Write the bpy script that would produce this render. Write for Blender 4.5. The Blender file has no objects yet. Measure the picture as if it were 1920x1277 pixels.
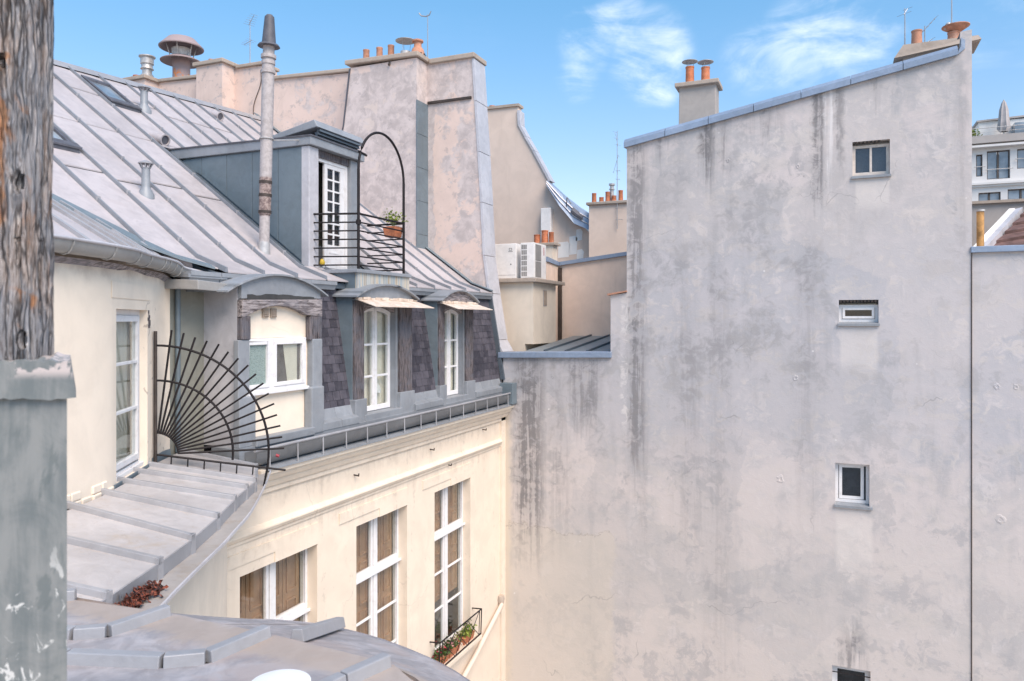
import bpy, bmesh, math, random
from mathutils import Vector, Matrix, noise as mnoise
R = math.radians
random.seed(7)
scene = bpy.context.scene
col = scene.collection
# ------------------------------------------------------------------ camera
# x = out of the cream facade into the courtyard, y = along the facade, z = up; facade at x=0, blank wall at y=0
cam = bpy.data.objects.new('camera', bpy.data.cameras.new('camera'))
col.objects.link(cam)
cam.location = (7.576, -17.16, 14.0)
cam.rotation_euler = (R(90), 0, math.atan(600 / 1400))
cam.data.sensor_width = 36
cam.data.lens = 26.25
cam.data.shift_y = -38.5 / 1920
cam.data.clip_start = 0.05
cam.data.clip_end = 3000
cam.data.dof.use_dof = True
cam.data.dof.focus_distance = 15
cam.data.dof.aperture_fstop = 7.5
scene.camera = cam
# ------------------------------------------------------------------ light
SUN_EL, SUN_AZ = R(50), math.atan2(0.82, -0.58)     # azimuth measured from +y towards +x
sun = bpy.data.objects.new('sun', bpy.data.lights.new('sun', 'SUN'))
col.objects.link(sun)
sdir = Vector((math.sin(SUN_AZ) * math.cos(SUN_EL), math.cos(SUN_AZ) * math.cos(SUN_EL), math.sin(SUN_EL)))
sun.rotation_euler = sdir.to_track_quat('Z', 'Y').to_euler()
sun.location = (20, -20, 40)
sun.data.energy = 1.5
sun.data.angle = R(40)
sun.data.color = (1.0, 0.815, 0.69)
scene.view_settings.view_transform = 'Standard'
scene.view_settings.look = 'None'
scene.view_settings.gamma = 1
scene.view_settings.exposure = 1.66
scene.view_settings.use_curve_mapping = False

# ------------------------------------------------------------------ node helpers
class Ex:
    def __init__(s, g, sock): s.g, s.k = g, sock
    def __add__(s, o): return s.g.m('ADD', s, o)
    def __radd__(s, o): return s.g.m('ADD', s, o)
    def __sub__(s, o): return s.g.m('SUBTRACT', s, o)
    def __rsub__(s, o): return s.g.m('SUBTRACT', o, s)
    def __mul__(s, o): return s.g.m('MULTIPLY', s, o)
    def __rmul__(s, o): return s.g.m('MULTIPLY', s, o)
class Gr:
    def __init__(s, nt, world=False):
        s.nt = nt
        if world:
            v = nt.nodes.new('ShaderNodeTexCoord').outputs['Generated']
        else:
            v = nt.nodes.new('ShaderNodeNewGeometry').outputs['Position']
        s.P = v
        sp = nt.nodes.new('ShaderNodeSeparateXYZ'); nt.links.new(v, sp.inputs[0])
        s.x, s.y, s.z = (Ex(s, sp.outputs[i]) for i in range(3))
    def put(s, sock, v):
        if isinstance(v, Ex): s.nt.links.new(v.k, sock)
        elif hasattr(v, 'is_linked') or isinstance(v, bpy.types.NodeSocket): s.nt.links.new(v, sock)
        else:
            if sock.type == 'RGBA' and len(v) == 3: v = (*v, 1)
            sock.default_value = v
    def m(s, op, a, b=0.0, c=None):
        n = s.nt.nodes.new('ShaderNodeMath'); n.operation = op
        s.put(n.inputs[0], a); s.put(n.inputs[1], b)
        if c is not None: s.put(n.inputs[2], c)
        return Ex(s, n.outputs[0])
    def vec(s, x, y, z):
        n = s.nt.nodes.new('ShaderNodeCombineXYZ')
        for i, v in enumerate((x, y, z)): s.put(n.inputs[i], v)
        return n.outputs[0]
    def noise(s, scale=1., det=4., rough=.55, dist=0., sx=1., sy=1., sz=1., off=0.):
        n = s.nt.nodes.new('ShaderNodeTexNoise')
        if (sx, sy, sz, off) != (1., 1., 1., 0.): v = s.vec(s.x * sx + off, s.y * sy, s.z * sz)
        else: v = s.P
        s.nt.links.new(v, n.inputs['Vector'])
        n.inputs['Scale'].default_value = scale; n.inputs['Detail'].default_value = det
        n.inputs['Roughness'].default_value = rough; n.inputs['Distortion'].default_value = dist
        return Ex(s, n.outputs[0])
    def voro(s, scale=1., feat='DISTANCE_TO_EDGE', warp=0., sx=1., sz=1.):
        n = s.nt.nodes.new('ShaderNodeTexVoronoi'); n.feature = feat
        w = s.noise(1.5, 3) * warp if warp else 0.
        s.nt.links.new(s.vec(s.x * sx + w, s.y, s.z * sz + w), n.inputs['Vector'])
        n.inputs['Scale'].default_value = scale
        return Ex(s, n.outputs[0])
    def rnd(s):
        "one random number for each object"
        return Ex(s, s.nt.nodes.new('ShaderNodeObjectInfo').outputs['Random'])
    def ramp(s, v, a, b):
        n = s.nt.nodes.new('ShaderNodeMapRange'); n.interpolation_type = 'SMOOTHSTEP'
        s.put(n.inputs['Value'], v); s.put(n.inputs['From Min'], a); s.put(n.inputs['From Max'], b)
        return Ex(s, n.outputs['Result'])
    def mix(s, a, b, f):
        n = s.nt.nodes.new('ShaderNodeMix'); n.data_type = 'RGBA'
        s.put(n.inputs[0], f); s.put(n.inputs[6], a); s.put(n.inputs[7], b)
        return Ex(s, n.outputs[2])
    def box(s, a, a0, a1, b, b0, b1, soft=.1, soft2=None):
        q = soft2 or soft
        return s.ramp(a, a0 - soft, a0 + soft) * (1 - s.ramp(a, a1 - soft, a1 + soft)) * \
               s.ramp(b, b0 - q, b0 + q) * (1 - s.ramp(b, b1 - q, b1 + q))
MATS = {}
def mat(name, fn, rough=.7, metal=0., spec=.4, bump=None):
    m = bpy.data.materials.new(name); m.use_nodes = True
    nt = m.node_tree; nt.nodes.clear()
    g = Gr(nt)
    out = nt.nodes.new('ShaderNodeOutputMaterial')
    b = nt.nodes.new('ShaderNodeBsdfPrincipled')
    nt.links.new(b.outputs[0], out.inputs[0])
    r = fn(g)
    if not isinstance(r, dict): r = dict(c=r)
    g.put(b.inputs['Base Color'], r['c'])
    g.put(b.inputs['Roughness'], r.get('r', rough))
    b.inputs['Metallic'].default_value = metal
    b.inputs['Specular IOR Level'].default_value = spec
    if 'h' in r:
        bp = nt.nodes.new('ShaderNodeBump')
        bp.inputs['Strength'].default_value = r.get('s', .4); bp.inputs['Distance'].default_value = r.get('d', .02)
        g.put(bp.inputs['Height'], r['h']); nt.links.new(bp.outputs[0], b.inputs['Normal'])
    MATS[name] = m
    return m
def sc(c, k): return tuple(v * k for v in c)

# ------------------------------------------------------------------ world
w = bpy.data.worlds.new('World'); scene.world = w; w.use_nodes = True
nt = w.node_tree; nt.nodes.clear()
g = Gr(nt, True)
sky = nt.nodes.new('ShaderNodeTexSky'); sky.sky_type = 'NISHITA'; sky.sun_disc = False
sky.sun_elevation = SUN_EL; sky.sun_rotation = SUN_AZ
sky.air_density = 1.0; sky.dust_density = 0.6; sky.ozone_density = 1.6; sky.altitude = 50
def pixdir(px, py):
    th = math.atan(600 / 1400); c, s = math.cos(th), math.sin(th)
    a, b = (px - 960) / 1400, -(py - 600) / 1400
    return Vector((-s + c * a, c + s * a, b)).normalized()
wisp = g.noise(6., 9., .58, .9, sx=1., sy=1., sz=2.6)
wisp2 = g.noise(19., 6., .6, .5, sz=1.6, off=3.)
cl = None
for (px, py, rad, k) in ((1110, 75, 3.2, .8), (1160, 28, 2.6, .8), (1215, 100, 4., 1.), (1085, 150, 2.2, .8), (1230, 165, 2.4, .8), (1590, 55, 4.2, 1.), (1500, 85, 4., .8), (1420, 110, 3.2, .6), (1640, 35, 3., .8), (1850, 10, 6, .35), (700, -260, 9, .6), (2400, 0, 14, .8), (200, -500, 14, .8)):
    d = pixdir(px, py)
    dot = g.x * d.x + g.y * d.y + g.z * d.z
    e = g.ramp(dot, math.cos(R(rad)), 1.0) * k
    cl = e if cl is None else g.m('MAXIMUM', cl, e)
cf = g.ramp(wisp * .70 + wisp2 * .30 + cl * .10, .47, .80) * g.ramp(cl, .0, .9)
faint = g.ramp(g.noise(3.5, 8., .6, .6, sz=3., off=9.), .55, .85) * g.ramp(g.z, 0., .25) * .05
cf = g.m('MINIMUM', cf * .72 + faint, 1.)
tint = nt.nodes.new('ShaderNodeMix'); tint.data_type = 'RGBA'; tint.blend_type = 'MULTIPLY'; tint.inputs[0].default_value = 1
nt.links.new(sky.outputs[0], tint.inputs[6]); g.put(tint.inputs[7], g.mix((1.12, .98, 1.0), (.76, 1.21, 1.25), g.ramp(g.z, .05, .50)))
skyc = Ex(g, tint.outputs[2])
allc = g.mix(skyc, (7.0, 7.3, 7.6, 1), cf)
bg = nt.nodes.new('ShaderNodeBackground'); g.put(bg.inputs[0], allc); bg.inputs[1].default_value = 0.063
wo = nt.nodes.new('ShaderNodeOutputWorld'); nt.links.new(bg.outputs[0], wo.inputs[0])

# ------------------------------------------------------------------ materials
def zinc(name, c, stain=(.36, .33, .31), k=.5, rough=.5, streak=0.):
    def f(g):
        n1 = g.noise(.9, 6, .6, .4); n2 = g.noise(5., 6, .6, 1.); n3 = g.noise(26., 4, .6)
        a = g.mix(sc(c, .84), sc(c, 1.1), g.ramp(n1 * .6 + n2 * .4, .36, .64))
        a = g.mix(a, stain, g.ramp(g.noise(1.7, 7, .65, .8, off=7.), .52, .74) * k)
        a = g.mix(a, sc(c, .72), g.rnd() * .28)
        a = g.mix(a, sc(stain, .75), g.ramp(g.noise(11., 6, .7, .4, off=3.), .58, .68) * .35)
        if streak:
            s1 = g.noise(1., 5, .6, 0., sx=9., sy=9., sz=.5)
            a = g.mix(a, sc(c, .55), g.ramp(s1, .52, .72) * streak)
        return dict(c=a, r=n2 * .25 + (rough - .12), h=n1 * 1. + n2 * .25 + n3 * .06, s=.5, d=.035)
    return mat(name, f, spec=.45, metal=.12)
zinc('zinc_roof', (.51, .465, .465), (.50, .435, .42), .55, .5)
zinc('zinc_channel', (.40, .37, .345), (.33, .25, .17), 1.0, .6)
zinc('zinc_seam', (.37, .37, .385), (.44, .43, .44), .5, .42)
zinc('zinc_batten', (.235, .25, .275), (.30, .305, .32), .5, .34)  # base colour darkened to carry the shade on the batten sides
zinc('zinc_grey', (.29, .31, .335), (.35, .35, .36), .5, .5, .15)
zinc('zinc_teal', (.17, .215, .245), (.20, .235, .26), .5, .55, .15)
zinc('zinc_ledge', (.52, .49, .48), (.45, .37, .29), .75, .5)
zinc('zinc_lean', (.24, .27, .285), (.28, .30, .31), .5, .5)
zinc('zinc_dark', (.10, .125, .15), (.13, .14, .155), .5, .55)
zinc('zinc_blue', (.27, .34, .45), (.33, .37, .43), .5, .42)
zinc('zinc_bright', (.56, .55, .575), (.46, .455, .475), .4, .4)
zinc('zinc_gutter_dark', (.17, .175, .18), (.21, .21, .21), .5, .45)
zinc('zinc_olive', (.29, .29, .25), (.34, .335, .29), .5, .5, .2)
zinc('zinc_gutter', (.36, .35, .335), (.30, .29, .27), .4, .4)
def streaky(g):
    s1 = g.noise(1., 7, .75, 0., sx=11., sy=11., sz=.35)
    s2 = g.noise(1., 5, .65, 0., sx=22., sy=22., sz=.5, off=5.)
    a = g.mix((.30, .36, .39), (.56, .48, .37), g.ramp(s1, .41, .59))
    a = g.mix(a, (.62, .60, .57), g.ramp(s2, .52, .66) * .7)
    a = g.mix(a, (.30, .20, .11), g.ramp(g.noise(1., 4, .6, 0., sx=18., sy=18., sz=.6, off=11.), .56, .66) * .8)
    return dict(c=a, r=.6)
mat('zinc_streaked', streaky)
def plaster(name, c, dirt, k=.6, scale=1., crack=.0, extra=None, bs=.25):
    def f(g):
        n1 = g.noise(.45 * scale, 7, .62, .6); n2 = g.noise(2.1 * scale, 7, .6, .5); n3 = g.noise(34, 4, .6)
        st = g.noise(1., 5, .6, .2, sx=3.2, sy=3.2, sz=.35)
        a = g.mix(sc(c, .93), sc(c, 1.05), g.ramp(n2, .3, .7))
        a = g.mix(a, dirt, g.ramp(n1 * .7 + n2 * .3, .50, .68) * k)
        a = g.mix(a, sc(dirt, .85), g.ramp(st, .56, .75) * k * .5)
        if crack:
            v = g.voro(.9, warp=.9)
            a = g.mix(a, sc(c, .45), (1 - g.ramp(v, .0, .012)) * g.ramp(g.noise(.6, 2, .5, off=21.), .55, .62) * crack)
        if extra: a = extra(g, a)
        return dict(c=a, r=.85, h=n2 * .5 + n3 * .25, s=bs, d=.02)
    return mat(name, f, spec=.25)
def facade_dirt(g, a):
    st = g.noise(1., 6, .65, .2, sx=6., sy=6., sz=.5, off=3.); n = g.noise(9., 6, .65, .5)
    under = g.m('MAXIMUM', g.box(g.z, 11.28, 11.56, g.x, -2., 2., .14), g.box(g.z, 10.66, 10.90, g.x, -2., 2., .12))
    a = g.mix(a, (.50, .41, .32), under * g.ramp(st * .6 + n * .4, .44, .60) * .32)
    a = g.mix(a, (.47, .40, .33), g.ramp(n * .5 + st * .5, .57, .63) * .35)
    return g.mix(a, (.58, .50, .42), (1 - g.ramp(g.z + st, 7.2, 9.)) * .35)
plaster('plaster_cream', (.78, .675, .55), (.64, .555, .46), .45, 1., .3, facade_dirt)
def tower_wall(g, a):
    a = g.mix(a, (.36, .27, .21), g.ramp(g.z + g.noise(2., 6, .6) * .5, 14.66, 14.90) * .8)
    return g.mix(a, (.42, .36, .30), g.ramp(g.noise(5., 6, .65, 1.), .62, .7) * g.box(g.y, -10.6, -9.2, g.z, 12., 14.3, .15) * .8)
plaster('plaster_cream_tower', (.84, .73, .60), (.76, .65, .53), .4, 1., .12, tower_wall)
plaster('plaster_white', (.80, .78, .75), (.52, .51, .50), .4)
plaster('plaster_cream_far', (.76, .66, .54), (.66, .56, .46), .5)
def party(g, a):
    b = g.noise(.62, 8, .62, .7, off=4.) * .6 + g.noise(2.4, 8, .65, .8, off=8.) * .4
    gr = g.mix((.43, .385, .375), (.62, .55, .53), g.ramp(g.noise(3.1, 8, .68, .35), .36, .64))
    bre = g.box(g.x, -4.7, -2.05, g.z, 14., 20.35, .12, .5)
    edge = g.box(g.x, -1.25, .1, g.z, 13., 20.4, .15, .2)
    m = g.m('MINIMUM', g.ramp(b + bre * .28 + edge * .10, .53, .585), 1.)
    a = g.mix(a, gr, m * .85)
    a = g.mix(a, (.36, .32, .31), g.ramp(g.noise(3.2, 9, .72, .3, off=23.), .56, .61) * .45)
    return g.mix(a, (.66, .56, .50), g.ramp(g.noise(1.9, 8, .64, .4, off=17.), .55, .62) * bre * .7)
plaster('plaster_party', (.70, .555, .485), (.60, .475, .42), .5, 1., .2, party)
plaster('plaster_back', (.70, .57, .48), (.62, .505, .425), .6, .7, .1)
plaster('plaster_orange', (.80, .635, .525), (.68, .53, .44), .7, 1.4)
plaster('plaster_concrete', (.40, .365, .335), (.29, .27, .25), .7, 2.5)
plaster('coping_stone', (.43, .36, .30), (.27, .22, .18), .7, 3.)
plaster('plaster_grey', (.42, .39, .37), (.32, .29, .275), .6)
def blank(g):
    x, z = g.x, g.z
    n1 = g.noise(.33, 7, .6, .5); n2 = g.noise(1.3, 8, .62, .7, off=3.); n3 = g.noise(30, 4, .6)
    n4 = g.noise(4.5, 7, .65, .9, off=13.)
    st = g.noise(1., 6, .6, .25, sx=1.5, sy=1., sz=.2); st2 = g.noise(1., 6, .65, .35, sx=7., sy=1., sz=.4, off=31.)
    pink, grey = (.605, .545, .525), (.45, .435, .435)
    hi = g.ramp(z + n2 * 3., 11.5, 15.5)
    bl = g.noise(.8, 8, .68, .35, off=41.); hz = g.noise(1., 7, .66, .5, sx=.9, sy=1., sz=2.2, off=55.)
    a = g.mix(pink, grey, g.m('MINIMUM', g.ramp(n1 * .4 + hz * .25 + n2 * .35 + hi * .05, .47, .58), 1.) * .9)
    band = g.ramp(z + n2 * 2.5 + n1 * 2., 12.6, 14.2) * (1 - g.ramp(z + n2 * 2. + n1 * 2., 17., 19.))
    a = g.mix(a, (.47, .465, .49), band * .6)
    a = g.mix(a, (.57, .525, .48), (1 - g.ramp(z + n1 * 3., 9.5, 13.)) * .4)
    a = g.mix(a, (.70, .635, .61), g.ramp(n2 * .55 + n4 * .45, .515, .605) * .55)
    a = g.mix(a, (.60, .545, .50), g.ramp(hz * .6 + n4 * .4, .515, .575) * .45)
    a = g.mix(a, (.385, .375, .38), g.ramp(bl * .68 + n4 * .32, .515, .58) * .55)
    soot = g.m('MAXIMUM', g.box(x, 3.1, 7.6, z, 12.2, 18.2, .9, 1.2), g.box(x, .1, 2.9, z, 9.6, 13.3, .4, .9))
    a = g.mix(a, (.31, .30, .305), g.ramp(bl * .45 + st * .3 + n4 * .25 + soot * .04, .50, .64) * soot * .5)
    a = g.mix(a, (.36, .355, .36), g.ramp(st * .6 + n4 * .15 + n2 * .25, .52, .64) * .55)
    # floated repair patches with their own tone and edge
    nv = g.nt.nodes.new('ShaderNodeTexVoronoi'); nv.inputs['Scale'].default_value = .55
    g.nt.links.new(g.vec(x + n2 * .9, 0., z * .8 + n4 * .5), nv.inputs['Vector'])
    sp2 = g.nt.nodes.new('ShaderNodeSeparateColor'); g.nt.links.new(nv.outputs['Color'], sp2.inputs[0])
    cell = Ex(g, sp2.outputs[0])
    a = g.mix(a, (.64, .575, .54), g.ramp(cell, .62, .66) * .30)
    a = g.mix(a, (.44, .425, .425), (1 - g.ramp(cell, .22, .26)) * .28)
    # cream remains of older paint low on the left
    cr = (1 - g.ramp(z + n2 * .7 + n4 * .4, 9.35, 9.47)) * (1 - g.ramp(x + n2 * .5 + n4 * .3, 3.15, 3.3))
    a = g.mix(a, (.58, .525, .45), cr * .45)
    # warm clean band where the cream house joins
    a = g.mix(a, (.62, .54, .44), (1 - g.ramp(x + n4 * .25, .18, .42)) * (1 - g.ramp(z, 12., 12.5)) * .9)
    lip = z + n2 * .7 + n4 * .4 - 9.41
    a = g.mix(a, (.30, .26, .22), (1 - g.ramp(g.m('ABSOLUTE', lip), .004, .016)) * (1 - g.ramp(x + n2 * .5 + n4 * .3, 3.0, 3.2)) * .55)
    # run-off streaks
    run = g.ramp(st2 * .6 + n4 * .4, .45, .555)
    def dark(x0, x1, z0, z1, k, sx=.15, sz=.6):
        return g.box(x + (n4 - .5) * .35, x0, x1, z + (st2 - .5) * 2.2, z0, z1, sx, sz) * k
    dk = None
    for q in ((.3, 1.05, 8.6, 13.4, .88, .2, 1.2), (1.75, 2.5, 11.6, 13.6, .6, .2, .6), (3.18, 3.6, 10.5, 18.6, .75, .16, 1.), (4.3, 4.9, 9., 14.5, .28, .3, 1.2), (1.2, 1.75, 9., 12.8, .3, .2, 1.2), (3.45, 3.6, 9, 13.4, .3, .1, .8),
              (3.9, 4.1, 17.9, 18.6, .6, .1, .3), (6.2, 6.35, 18.0, 19.1, .6, .06, .3), (8.3, 8.5, 18.5, 19.4, .5, .1, .3), (3.2, 3.6, 12.2, 14.4, .5, .12, .5), (4.85, 5.15, 17.2, 19., .9, .10, .6), (5.25, 5.42, 17.6, 19.2, .6, .06, .5), (7.2, 7.42, 16.6, 19.6, .85, .08, .6), (7.62, 7.8, 17.2, 19.6, .6, .07, .5), (5.8, 6.6, 18.2, 19.6, .3, .2, .3),
              (4.95, 5.5, 6., 15.5, .22, .25, 1.), (6.9, 7.3, 10., 16., .25, .25, .9), (7.75, 8.2, 6.7, 7.5, .7, .15, .3), (9.85, 10.05, 15.5, 19., .22, .08, .8)):
        e = dark(*q); dk = e if dk is None else g.m('MAXIMUM', dk, e)
    a = g.mix(a, (.155, .15, .155), g.m('MINIMUM', dk * (run * .6 + .32), .88))
    # white lime runs beside the dark ones
    a = g.mix(a, (.74, .70, .68), g.box(x + (n4 - .5) * .2, 7.44, 7.62, z + (st2 - .5) * 2., 16.9, 19.5, .05, .5) * g.ramp(st2, .40, .6) * .8)
    a = g.mix(a, (.70, .66, .64), g.box(x + (n4 - .5) * .2, 3.02, 3.2, z, 11.5, 14.5, .05, .4) * g.ramp(n4, .45, .6) * .7)
    # pale washed patches under the three sills
    pale = g.m('MAXIMUM', g.box(x, 8.03, 8.66, z + (n2 - .5) * .4, 16.35, 16.97, .03, .16), g.box(x, 7.74, 8.44, z + (n2 - .5) * .5, 13.0, 13.88, .04, .25))
    pale = g.m('MAXIMUM', pale, g.box(x, 7.66, 8.34, z + (n2 - .5) * .5, 8.8, 9.95, .05, .3))
    a = g.mix(a, (.74, .68, .63), pale * .42)
    # specks, scars and hairline cracks
    vo = g.voro(2.2, 'F1', .2)
    a = g.mix(a, (.72, .69, .67), (1 - g.ramp(vo, .03, .055)) * g.ramp(n2, .48, .55) * .8)
    v = g.voro(.42, warp=1.3)
    a = g.mix(a, (.24, .23, .23), (1 - g.ramp(v, .0, .006)) * g.ramp(g.noise(.5, 2, .5, off=21.), .56, .62) * .5)
    return dict(c=a, r=.88, h=n4 * .7 + n3 * .2 + n2 * .6, s=.3, d=.025)
mat('plaster_blank_wall', blank, spec=.2)
def slate(g):
    n = g.noise(7., 5, .6, .3); l = g.noise(1.6, 3)
    a = g.mix((.038, .036, .047), (.10, .092, .110), g.ramp(n * .4 + l * .4 + g.rnd() * .2, .34, .66))
    return dict(c=g.mix(a, (.16, .145, .15), g.ramp(g.noise(22, 4), .6, .75) * .5), r=.6, h=n, s=.3)
mat('slate', slate)
def wood_old(g):
    v = g.noise(1., 8, .7, .6, sx=34., sy=34., sz=3.); n = g.noise(3., 6, .65, .6); fine = g.noise(1., 6, .7, .2, sx=120., sy=120., sz=8.)
    a = g.mix((.03, .025, .028), (.24, .205, .205), g.ramp(v * .7 + fine * .3, .38, .64))
    a = g.mix(a, (.13, .135, .16), g.ramp(n, .45, .6) * .6)
    return dict(c=a, r=.85, h=v + fine * .4, s=.8, d=.02)
mat('wood_weathered', wood_old)
def wood_beam(g):
    v = g.noise(1., 8, .7, .6, sx=30., sy=4., sz=30.); n = g.noise(3., 6, .65, .6)
    a = g.mix((.09, .075, .075), (.40, .355, .35), g.ramp(v, .38, .62))
    return dict(c=g.mix(a, (.20, .19, .21), g.ramp(n, .45, .6) * .5), r=.85, h=v, s=.8, d=.02)
mat('wood_beam', wood_beam)
def wood_post(g):
    v = g.noise(1., 8, .7, .5, sx=60., sy=60., sz=5.); n = g.noise(6., 6, .65, .8, sz=.45); o = g.noise(9., 5, .6, .8, sz=.4, off=4.)
    fine = g.noise(1., 6, .75, .3, sx=300., sy=300., sz=24.)
    f1 = g.voro(1., warp=0., sx=1.); wv = g.noise(9., 3, .5, 0.) * 1.6
    def fibres(k, kz, o_):
        t = g.nt.nodes.new('ShaderNodeTexVoronoi'); t.feature = 'DISTANCE_TO_EDGE'; t.inputs['Scale'].default_value = 1.
        g.nt.links.new(g.vec(g.x * k + wv + o_, g.y * k + wv, g.z * kz), t.inputs['Vector']); return Ex(g, t.outputs[0])
    fa, fb = fibres(75., 5., 0.), fibres(170., 11., 3.)
    a = g.mix((.21, .16, .135), (.54, .48, .45), g.ramp(v * .5 + fine * .5, .40, .60))
    a = g.mix(a, (.27, .29, .32), g.ramp(n, .47, .55) * .65)
    low = 1 - g.ramp(g.z + n * .2, 14.2, 14.4)
    a = g.mix(a, (.25, .155, .105), g.ramp(g.noise(4., 5, .6, .5, sz=.6, off=2.), .46, .54) * low * .7)
    a = g.mix(a, (.50, .22, .08), g.ramp(o, .60, .66) * .8)
    a = g.mix(a, (.68, .64, .61), g.ramp(g.noise(1., 5, .6, .5, sx=90., sy=90., sz=14., off=9.), .60, .66) * .7)
    a = g.mix(a, (.07, .05, .042), (1 - g.ramp(fb, .0, .09)) * .55)
    a = g.mix(a, (.02, .015, .014), (1 - g.ramp(fa, .01, .09)) * g.ramp(g.noise(5., 4, .6, off=8.), .44, .54) * .85)
    return dict(c=a, r=.9, h=v + fine * .5 + g.ramp(fa, 0., .2), s=1., d=.006)
mat('wood_post', wood_post)
def post_zinc(g):
    n = g.noise(9., 7, .65, .8); s1 = g.noise(1., 5, .6, .3, sx=40., sy=40., sz=7.)
    a = g.mix((.17, .19, .19), (.28, .285, .275), g.ramp(n * .5 + s1 * .5, .38, .62))
    a = g.mix(a, (.13, .155, .155), g.ramp(g.noise(16., 5, .6, .6, sz=.6, off=3.), .57, .66) * .6)
    a = g.mix(a, (.66, .65, .62), g.ramp(g.noise(28., 5, .65, .6, sz=.7, off=6.), .58, .64) * g.ramp(g.z, 13.66, 13.5))
    a = g.mix(a, (.60, .52, .49), g.ramp(g.noise(22., 6, .7, .6), .46, .54) * g.ramp(g.z, 13.895, 13.915))
    return dict(c=a, r=.5, h=n, s=.3, d=.004)
mat('zinc_post', post_zinc, metal=.1)
def flat(name, c, rough=.6, var=.12, scale=6., metal=0., spec=.4):
    return mat(name, lambda g: dict(c=g.mix(sc(c, 1 - var), sc(c, 1 + var), g.ramp(g.noise(scale, 5, .6, .3), .3, .7)), r=rough), metal=metal, spec=spec)
def painted(g):
    n = g.noise(9., 6, .65, .5)
    a = g.mix((.76, .75, .75), (.62, .60, .59), g.ramp(n, .48, .7) * .7)
    return dict(c=g.mix(a, (.40, .36, .33), g.ramp(g.noise(23., 6, .7, .5), .64, .72) * .35), r=.55)
mat('white_paint', painted)
flat('iron', (.018, .015, .016), .6, .3, spec=.25)
flat('iron_brown', (.055, .042, .036), .6, .3)
def clay(name, c):
    def f(g):
        a = g.mix(sc(c, .78), sc(c, 1.12), g.ramp(g.noise(9., 6, .65, .4), .35, .65))
        a = g.mix(a, (.60, .45, .36), g.ramp(g.noise(5., 6, .65, .4, off=3.), .56, .66) * .45)
        a = g.mix(a, (.12, .08, .07), g.ramp(g.noise(14., 6, .7, .4, off=6.), .56, .68) * .6)
        return dict(c=g.mix(a, sc(c, .6), g.rnd() * .35), r=.85)
    mat(name, f)
clay('terracotta', (.56, .20, .10)); clay('terracotta_pale', (.58, .29, .19))
def rusty(g):
    n = g.noise(7., 6, .65, .6)
    return dict(c=g.mix((.33, .26, .26), (.60, .20, .05), g.ramp(n - (g.z - 21.6) * .55, .43, .58)), r=.7)
mat('cowl_metal', rusty)
flat('galvanised', (.46, .45, .44), .4, .15, 12., .3)
def flue(g):
    n = g.noise(14., 6, .65, .6)
    a = g.mix((.37, .335, .325), (.46, .42, .41), g.ramp(n, .4, .6))
    rust = g.box(g.x, -9., 9., g.z, 15.75, 16.40, .02)
    return dict(c=g.mix(a, g.mix((.17, .12, .11), (.36, .28, .25), g.ramp(n, .42, .58)), rust), r=.5)
mat('flue_metal', flue)
flat('dark_metal', (.10, .10, .115), .5, .2)
flat('brown_board', (.37, .215, .125), .5, .22, 3.)
flat('curtain', (.70, .66, .58), .9, .08, 2.)
flat('curtain_bright', (.80, .76, .66), .9, .08)
flat('room_dark', (.17, .15, .145), .9, .2)
flat('curtain_grey', (.52, .52, .51), .8, .08)
flat('frame_beige', (.66, .585, .52), .6, .12)
flat('room_blue', (.17, .185, .205), .8, .2)
mat('tan_sheet', lambda g: dict(c=g.mix(g.mix((.60, .49, .40), (.72, .63, .54), g.ramp(g.noise(5., 6, .65, .4), .4, .6)), (.50, .30, .15), g.ramp(g.noise(9., 6, .7, .4, off=4.), .57, .66) * .6), r=.6))
flat('ac_white', (.80, .78, .76), .5, .06)
flat('ac_grille', (.27, .26, .25), .6, .1)
flat('ac_dark', (.05, .05, .05), .7, .2)
flat('antenna_metal', (.38, .38, .39), .4, .1, metal=.4)
flat('modern_white', (.66, .645, .63), .7, .06, 1.)
flat('modern_frame', (.12, .10, .09), .6, .1)
flat('tile_brown', (.145, .085, .075), .8, .3, 5.)
flat('rust_pipe', (.42, .23, .085), .7, .45, 5.)
flat('fabric_grey', (.42, .39, .385), .9, .1, 4.)
flat('leaf_green', (.07, .12, .03), .6, .5, 9.)
flat('leaf_bright', (.22, .27, .05), .6, .35, 9.)
mat('leaf_dead', lambda g: dict(c=g.mix((.03, .014, .012), (.30, .085, .05), g.ramp(g.noise(38., 5, .65), .42, .62)), r=.8))
flat('petal_red', (.36, .04, .06), .6, .3, 9.)
flat('petal_pink', (.50, .22, .22), .6, .3, 9.)
flat('plastic_white', (.78, .79, .80), .4, .03)
flat('yellow', (.70, .48, .05), .5, .1)
flat('ground_stone', (.30, .28, .26), .85, .25, 1.5)
flat('vent_beige', (.36, .29, .23), .7, .15)
flat('wire_dark', (.09, .07, .06), .7, .2)
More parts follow.
